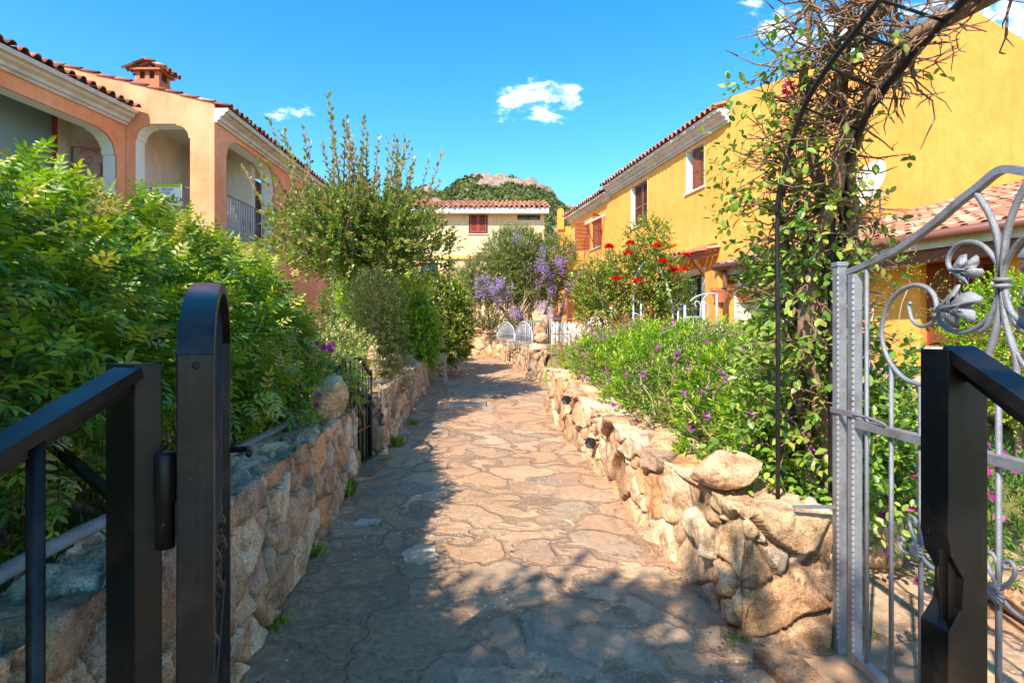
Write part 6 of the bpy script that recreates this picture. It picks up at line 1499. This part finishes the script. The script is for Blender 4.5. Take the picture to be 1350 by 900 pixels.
# arched flat top
zpk = 1.606; n_ = 28; prof = []
for i in range(n_+1):
    a = PI*i/n_; prof.append((Lf/2-Lf/2*math.cos(a), zspr+(zpk-zspr)*math.sin(a)))
outer_ = [O0+dleaf*u+Zv*z for u, z in prof]; inner_ = [O0+dleaf*(Lf/2+(u-Lf/2)*.94)+Zv*(z-.02) for u, z in prof]
m = MB()
vs = [p for p in outer_]+[p+perp*T_w for p in outer_]+[p for p in inner_]+[p+perp*T_w for p in inner_]; K = n_+1; fs = []
for i in range(n_): fs += [(i, i+1, K+i+1, K+i), (2*K+i, 3*K+i, 3*K+i+1, 2*K+i+1), (i, 2*K+i, 2*K+i+1, i+1), (K+i, K+i+1, 3*K+i+1, 3*K+i)]
fs += [(0, K, 3*K, 2*K), (n_, 2*K+n_, 3*K+n_, K+n_)]
m.add(vs, fs, False)
for i in range(4*n_): m.sm[i] = (i % 4) < 2
at_ = m.build('arched_top', M['iron'], ll); es_ = at_.modifiers.new('e', 'EDGE_SPLIT'); es_.split_angle = math.radians(35)
knots = []
for k in range(6):
    u = .045+(Lf-.09)*(k+1)/7; zt_ = zspr+(zpk-zspr)*math.sin(math.acos(1-2*u/Lf))-.02
    m = MB(); c = O0+dleaf*u+perp*T_w*.5; m.tube([c+Zv*.08, c+Zv*zt_], .0065, 8)
    for zc in ((.98, 1.03) if k % 2 == 0 else (.92,)):
        m.lathe(c+Zv*zc, [(.007, -.034), (.012, -.028), (.009, -.02), (.017, -.008), (.019, 0), (.017, .008), (.009, .02), (.012, .028), (.007, .034)], 12)
    m.build('bar', M['iron'], ll)
# hinge barrels
hg = MB(); hc = P(218, 0, .80)*v3(1, 1, 0)
hg.lathe(v3(hc[0], hc[1], 0), [(.0125, 1.2), (.0125, 1.262), (.0145, 1.265), (.0145, 1.33), (.012, 1.334)], 16); hg.build('hinge', M['iron'], ll)
hg = MB(); hg.lathe(v3(hc[0], hc[1], 0), [(.0125, .3), (.0125, .36), (.0145, .365), (.0145, .43), (.012, .434)], 16); hg.build('hinge', M['iron'], ll)
m = MB(); c = O0+perp*(T_w*.52)-dleaf*.0012+Zv*(zspr-.016); 
for k in range(10):
    pass
m.tube([c-dleaf*.0005, c+dleaf*.002], .0055, 14); m.build('bolt_hole', M['dark'], ll)
m = MB(); h0 = O0+dleaf*(Lf-.06)+perp*T_w+Zv*1.16; m.tube([h0-Zv*.0, h0+perp*.05, h0+perp*.05+dleaf*-.09], .009, 8); m.build('handle', M['iron'], ll)
# right foreground: lock stile and sloping rail
rp = thing('gate_post', 'black iron gate post with lock cut-out in the right foreground', 'gate post', P(1275, 900, .8)*v3(1, 1, 0))
c0 = P(1250, 0, .80)*v3(1, 1, 0); e1 = v3(.985, .17); e1 /= np.linalg.norm(e1); e2 = v3(-.17, .985); W_ = .0665
q0 = P(1236, 0, .86)*v3(1, 1, 0)
ztr = P(0, 460, .8)[2]
mb = MB(); 
# stile with notch for the lock: polygon in the face plane
zl0, zl1 = P(0, 735, .8)[2], P(0, 815, .8)[2]
mb.wall(c0, e1, -e2, [(0, .02), (0, zl1-.06), (.012, zl1-.03), (.0, zl1+.0)][0:0]+[(.0, .02), (.0, zl1-.02), (.022, zl1+.01), (.026, (zl0+zl1)/2+.01), (.006, zl0), (.0, zl0+.03), (0, ztr), (W_*.35, ztr-.008), (W_, ztr-.03), (W_, .02)], [], .045)
mb.build('post', M['iron'], rp, bevel=.0015)
mb = MB(); k2 = q0-c0; k2l = np.linalg.norm(k2); k2/= k2l
mb.prism([c0+k2*.002+e1*.001, q0, q0+e1*.03+e2*.03, c0+e1*.03+e2*.05], Zv*(ztr-.004)); mb.build('lock_stile', M['iron'], rp, bevel=.0015)
mb = MB(); mb.obox(c0+e1*.012+e2*.012+Zv*(zl0+zl1)/2, e1*.013, e2*.002, Zv*.05); mb.build('lock_plate', M['iron'], rp, bevel=.001)
mb = MB(); ra = P(1254, 463, .815); rb_ = P(1420, 570, .62); mb.bar(ra+e1*.01, rb_, .04, .018); mb.bar(ra+e1*.02-Zv*.02, rb_-Zv*.02, .006, .03); mb.build('side_rail', M['iron'], rp)
m = MB(); m.tube([rb_*v3(1, 1, 0)+Zv*.02, rb_], .009, 8); m.build('baluster', M['iron'], rp)

# ---- small black arched gate in the left wall
sg2 = thing('iron_gate', 'small black arched iron gate in the opening of the left wall', 'gate', (-1.42, 5.1, .25))
a0 = v3(-1.44, 4.52); a1 = P(488, 0, 5.5)*v3(1, 1, 0); dv = a1-a0; Lg = np.linalg.norm(dv); dv /= Lg
zs0, zs1, zpk2 = 1.13, 1.13, 1.31; zb_ = .29
m = MB(); m.tube([a0+Zv*zb_, a0+Zv*zs0], .018, 4); m.tube([a1+Zv*zb_, a1+Zv*(zs1+.02)], .024, 4); m.bar(a0+Zv*(zb_+.03), a1+Zv*(zb_+.03), .03, .03); m.bar(a0+Zv*.62, a1+Zv*.62, .02, .015); m.build('frame', M['iron'], sg2)
def zarch(t_): return zs0+(zpk2-zs0)*math.sin(PI*np.clip((t_-.06)/.88, 0, 1))**.8
m = MB(); m.tube([a0+dv*Lg*t_+Zv*zarch(t_) for t_ in np.linspace(0, 1, 20)], .018, 4); m.build('arched_top', M['iron'], sg2)
for k in range(8):
    t_ = (k+1)/9; m = MB(); c = a0+dv*Lg*t_; m.tube([c+Zv*(zb_+.03), c+Zv*zarch(t_)], .007, 6)
    zc = [.84, .9, .95, .98, .98, .95, .9, .84][k]
    m.lathe(c+Zv*zc, [(.008, -.04), (.022, -.024), (.026, -.01), (.010, 0), (.026, .01), (.022, .024), (.008, .04)], 10); m.build('bar', M['iron'], sg2)
m = MB(); c = a0+dv*Lg*.12+Zv*1.0; m.tube([c, c+v3(.05, 0), c+v3(.05, .09)], .009, 6); m.obox(c+v3(.02, 0), v3(.004, 0, 0), v3(0, .03, 0), Zv*.05); m.build('handle', M['iron'], sg2)

# ---- wire fence behind the left wall
wf = thing('wire_fence', 'rusty wire mesh fence along the top of the left wall under the hedge', 'fence', (-1.35, 2.5, .85))
fxl = lambda y: lfront(y)-.36
ysf = np.arange(.2, 4.45, .06); mb = MB()
for i, y in enumerate(ysf):
    mb.tube([v3(fxl(y), y, .86), v3(fxl(y)+.01*math.sin(i*2.1), y+.01*math.sin(i), 1.02), v3(fxl(y)-.01, y, 1.27)], .0016, 4, sm=False)
for k in range(8):
    z = .89+k*.052; mb.tube([v3(fxl(y)+.006*math.sin(y*9+k), y, z+.006*math.sin(y*13+k*2)) for y in ysf[::3]], .0016, 4)
mb.build('mesh', M['iron'], wf)
for y in (.7, 2.3, 3.9): m = MB(); m.tube([v3(fxl(y)-.02, y, .8), v3(fxl(y)-.02, y, 1.5)], .012, 6); m.build('post', M['iron'], wf)
m = MB(); m.bar(P(40, 560, 1.9), P(150, 655, 1.6), .03, .02); m.build('brace', M['iron'], wf)
mb = MB(); ysk = np.linspace(-1, 4.3, 60); mb.tube([v3(fxl(y)+.035+.006*math.sin(y*7), y, .885+.004*math.sin(y*5)) for y in ysk], .03, 8, flat=.7)
o = mb.build('kerb', m_plain('cement_kerb', srgb(156, 152, 148), .95, .2, 14, .8, .01, dirt=srgb(196, 190, 184)), loc=(-1.3, 2, .88)); setp(o, 'rough grey cement kerb along the back of the left wall top', 'kerb')

# ---- spotlights in the right wall
def spot(y, dz, label):
    x = rfront(y)-.01; z = pz(y)+dz; t = thing('spotlight', label, 'spotlight', (x, y, z), 'dark spotlights fixed in the right wall')
    mb = MB(); ax = v3(-.55, -.55, -.62); ax /= np.linalg.norm(ax); s_ = np.cross(ax, Zv); s_ /= np.linalg.norm(s_); u_ = np.cross(s_, ax)
    c = v3(x-.03, y, z); mb.prism([c+s_*.035+u_*.035, c-s_*.035+u_*.035, c-s_*.035-u_*.035, c+s_*.035-u_*.035], ax*.075); mb.build('housing', M['iron'], t, bevel=.003)
    mb = MB(); mb.obox(c+ax*.076, s_*.03, u_*.03, ax*.001); mb.build('lens', M['glass'], t)
    mb = MB(); mb.tube([v3(x+.04, y, z), c-ax*.0], .011, 8); mb.build('bracket', M['iron'], t)
spot(1125/(522-402.5)*.0+6.35, .47, 'upper dark spotlight near the far end of the right wall'); spot(5.2, .27, 'lower small spotlight in the middle of the right wall')

# ---- silver double gate on the far wall, picket fence, railings, garden gate
dg = thing('silver_gate', 'pale silver double gate with two round arched leaves by the stacked stones', 'gate', (.1, 12.8, 1.2))
def leafgate(pA, pB, z0, z1, rise, parent, n=9, r=.014, name='leaf'):
    A, B = pA*v3(1, 1, 0), pB*v3(1, 1, 0); d = B-A; m = MB(); m.tube([A+Zv*z0, A+Zv*z1], r*1.4, 6); m.tube([B+Zv*z0, B+Zv*z1], r*1.4, 6); m.tube([A+Zv*z0, B+Zv*z0], r, 6); f = m.build('frame', M['gsilver'], parent)
    m = MB(); m.tube([A+d*t_+Zv*(z1+rise*math.sin(PI*t_)**.7) for t_ in np.linspace(0, 1, 14)], r*1.4, 6); m.build('arched_top', M['gsilver'], f)
    m = MB()
    for k in range(1, n): t_ = k/n; m.tube([A+d*t_+Zv*z0, A+d*t_+Zv*(z1+rise*math.sin(PI*t_)**.7)], r*.6, 4)
    for zz in (z0+(z1-z0)*.4, z0+(z1-z0)*.8): m.tube([A+Zv*zz, B+Zv*zz], r*.6, 4)
    m.build('bars', M['gsilver'], f); return f
leafgate(P(656, 0, 14.2), P(678, 0, 13.2), 1.26, 1.56, .22, dg, 14); leafgate(P(679, 0, 13.1), P(702, 0, 12.0), 1.2, 1.52, .24, dg, 14)
pf = thing('picket_fence', 'short white picket fence behind the stacked stones', 'fence', (1.1, 12.4, 1.2))
a, b = P(727, 0, 12.4)*v3(1, 1, 0), P(768, 0, 12.6)*v3(1, 1, 0)
for k in range(8):
    q = a+(b-a)*(k+.5)/8; m = MB(); m.prism([q+v3(-.036, 0, 1.25), q+v3(.036, 0, 1.25), q+v3(.036, 0, 1.7), q+v3(.02, 0, 1.75), q+v3(0, 0, 1.765), q+v3(-.02, 0, 1.75), q+v3(-.036, 0, 1.7)], (0, .02, 0)); m.build('picket', M['white'], pf)
m = MB(); m.bar(a+v3(0, .03, 1.45), b+v3(0, .03, 1.45), .02, .05); m.build('rail', M['white'], pf)
rl = thing('garden_railing', 'thin pale metal railing around the far terrace', 'railing', (.8, 13, 1.2))
railing(rl, P(690, 0, 13.6)*v3(1, 1, 0), P(725, 0, 12.3)*v3(1, 1, 0), 1.2, 1.8, 'gsilver', .11, False); railing(rl, P(727, 0, 12.2)*v3(1, 1, 0), P(765, 0, 12.9)*v3(1, 1, 0), 1.2, 1.83, 'gsilver', .11, False)
rl = thing('garden_railing', 'silver metal railing standing in front of the white pickets', 'railing', (.8, 10.8, 1.0)); railing(rl, P(727, 0, 10.8)*v3(1, 1, 0), P(752, 0, 11.2)*v3(1, 1, 0), .9, 1.5, 'gsilver', .16, False)
gg = thing('garden_gate', 'white scrolled iron garden gate with a quarter arch top below the yellow pillar', 'gate', (2.7, 8.6, .9))
Dg = 8.9; g = lambda px, py: P(px, py, Dg)
def gt(pts, r=.012, name='scroll'): m = MB(); m.tube(spline([g(*q) for q in pts], 6), r, 6); m.build(name, M['gsilver'], gg)
m = MB(); m.tube([g(945, 388), g(945, 445)], .02, 6); m.tube([g(903, 402), g(902, 445)], .022, 6); m.bar(g(905, 418), g(922, 418), .02, .03); m.build('frame', M['gsilver'], gg)
gt([(910, 397), (918, 391), (930, 387.5), (945, 387)], .014, 'arched_top'); gt([(923, 420), (924, 402), (928, 393), (933, 388)]); gt([(904, 412), (906, 424), (912, 432)]); gt([(918, 405), (916, 400), (919, 397), (923, 401), (924, 408)]); gt([(925, 405), (930, 400), (934, 406), (932, 420)])
m = MB(); m.tube([g(933, 420), g(933, 445)], .008, 5); m.tube([g(914, 418), g(914, 445)], .008, 5); m.build('bars', M['gsilver'], gg)
ra_ = thing('rose_arch', 'white lattice metal arch standing inside the climbing rose', 'arch', (2.2, 9.4, 1.0))
m = MB()
for (x0_, x1_) in ((835, 845), (887, 894)):
    for x in (x0_, x1_): m.tube([P(x, 398 if x < 850 else 410, 9.3), P(x, 460, 9.3)], .016, 6)
    for yb in (412, 425): m.tube([P(x0_, yb, 9.3), P(x1_, yb+4, 9.3)], .01, 5)
m.build('posts', M['gsilver'], ra_)
m = MB(); m.tube(spline([P(835, 398, 9.3), P(838, 365, 9.35), P(852, 345, 9.4), P(868, 352, 9.35), P(880, 378, 9.3), P(888, 410, 9.3)], 6), .018, 6); m.build('arched_top', M['gsilver'], ra_)
# sloping white cap of the stair parapet
m = MB(); m.prism([P(768, 426, 12.8), P(800, 404, 12.8), P(812, 406, 12.8), P(812, 440, 12.8), P(768, 440, 12.8)], (0, .25, 0)); m.build('stair_parapet', M['white'], loc=P(790, 430, 12.8)); setp(bpy.context.scene.objects['stair_parapet'], 'sloping white stair parapet between the picket fence and the rose', 'parapet')
m = MB(); m.box(P(904, 424, 10.4), P(924, 440, 10.4)+v3(0, .4, .35)); m.build('garden_bench', M['white'], loc=P(914, 440, 10.4)) if False else None
# red flowered pot plant on the far wall
bush('flower_pot_plant', 'small plant with red flowers between the stones of the far wall', 'plant', P(632, 438, 17.3), [(P(632, 433, 17.3), (.14, .14, .1))], 40, .06, 6, .05, [srgb(90, 120, 50)], [srgb(200, 40, 30), srgb(210, 60, 40)], T_DIAMOND, seed=111, stems=2, width=1.4)
# yellow hose over the rockery
m = MB(); m.tube(spline([P(1290, 512, 4.55), P(1330, 525, 4.4), P(1380, 538, 4.2), P(1420, 548, 4.0)], 6), .012, 8); m.tube(spline([P(1285, 531, 4.5), P(1330, 530, 4.35), P(1390, 533, 4.2)], 6), .012, 8)
o = m.build('garden_hose', M['yellowplastic'], loc=P(1320, 530, 4.4)); setp(o, 'yellow garden hose lying over the rockery at the right edge', 'hose')
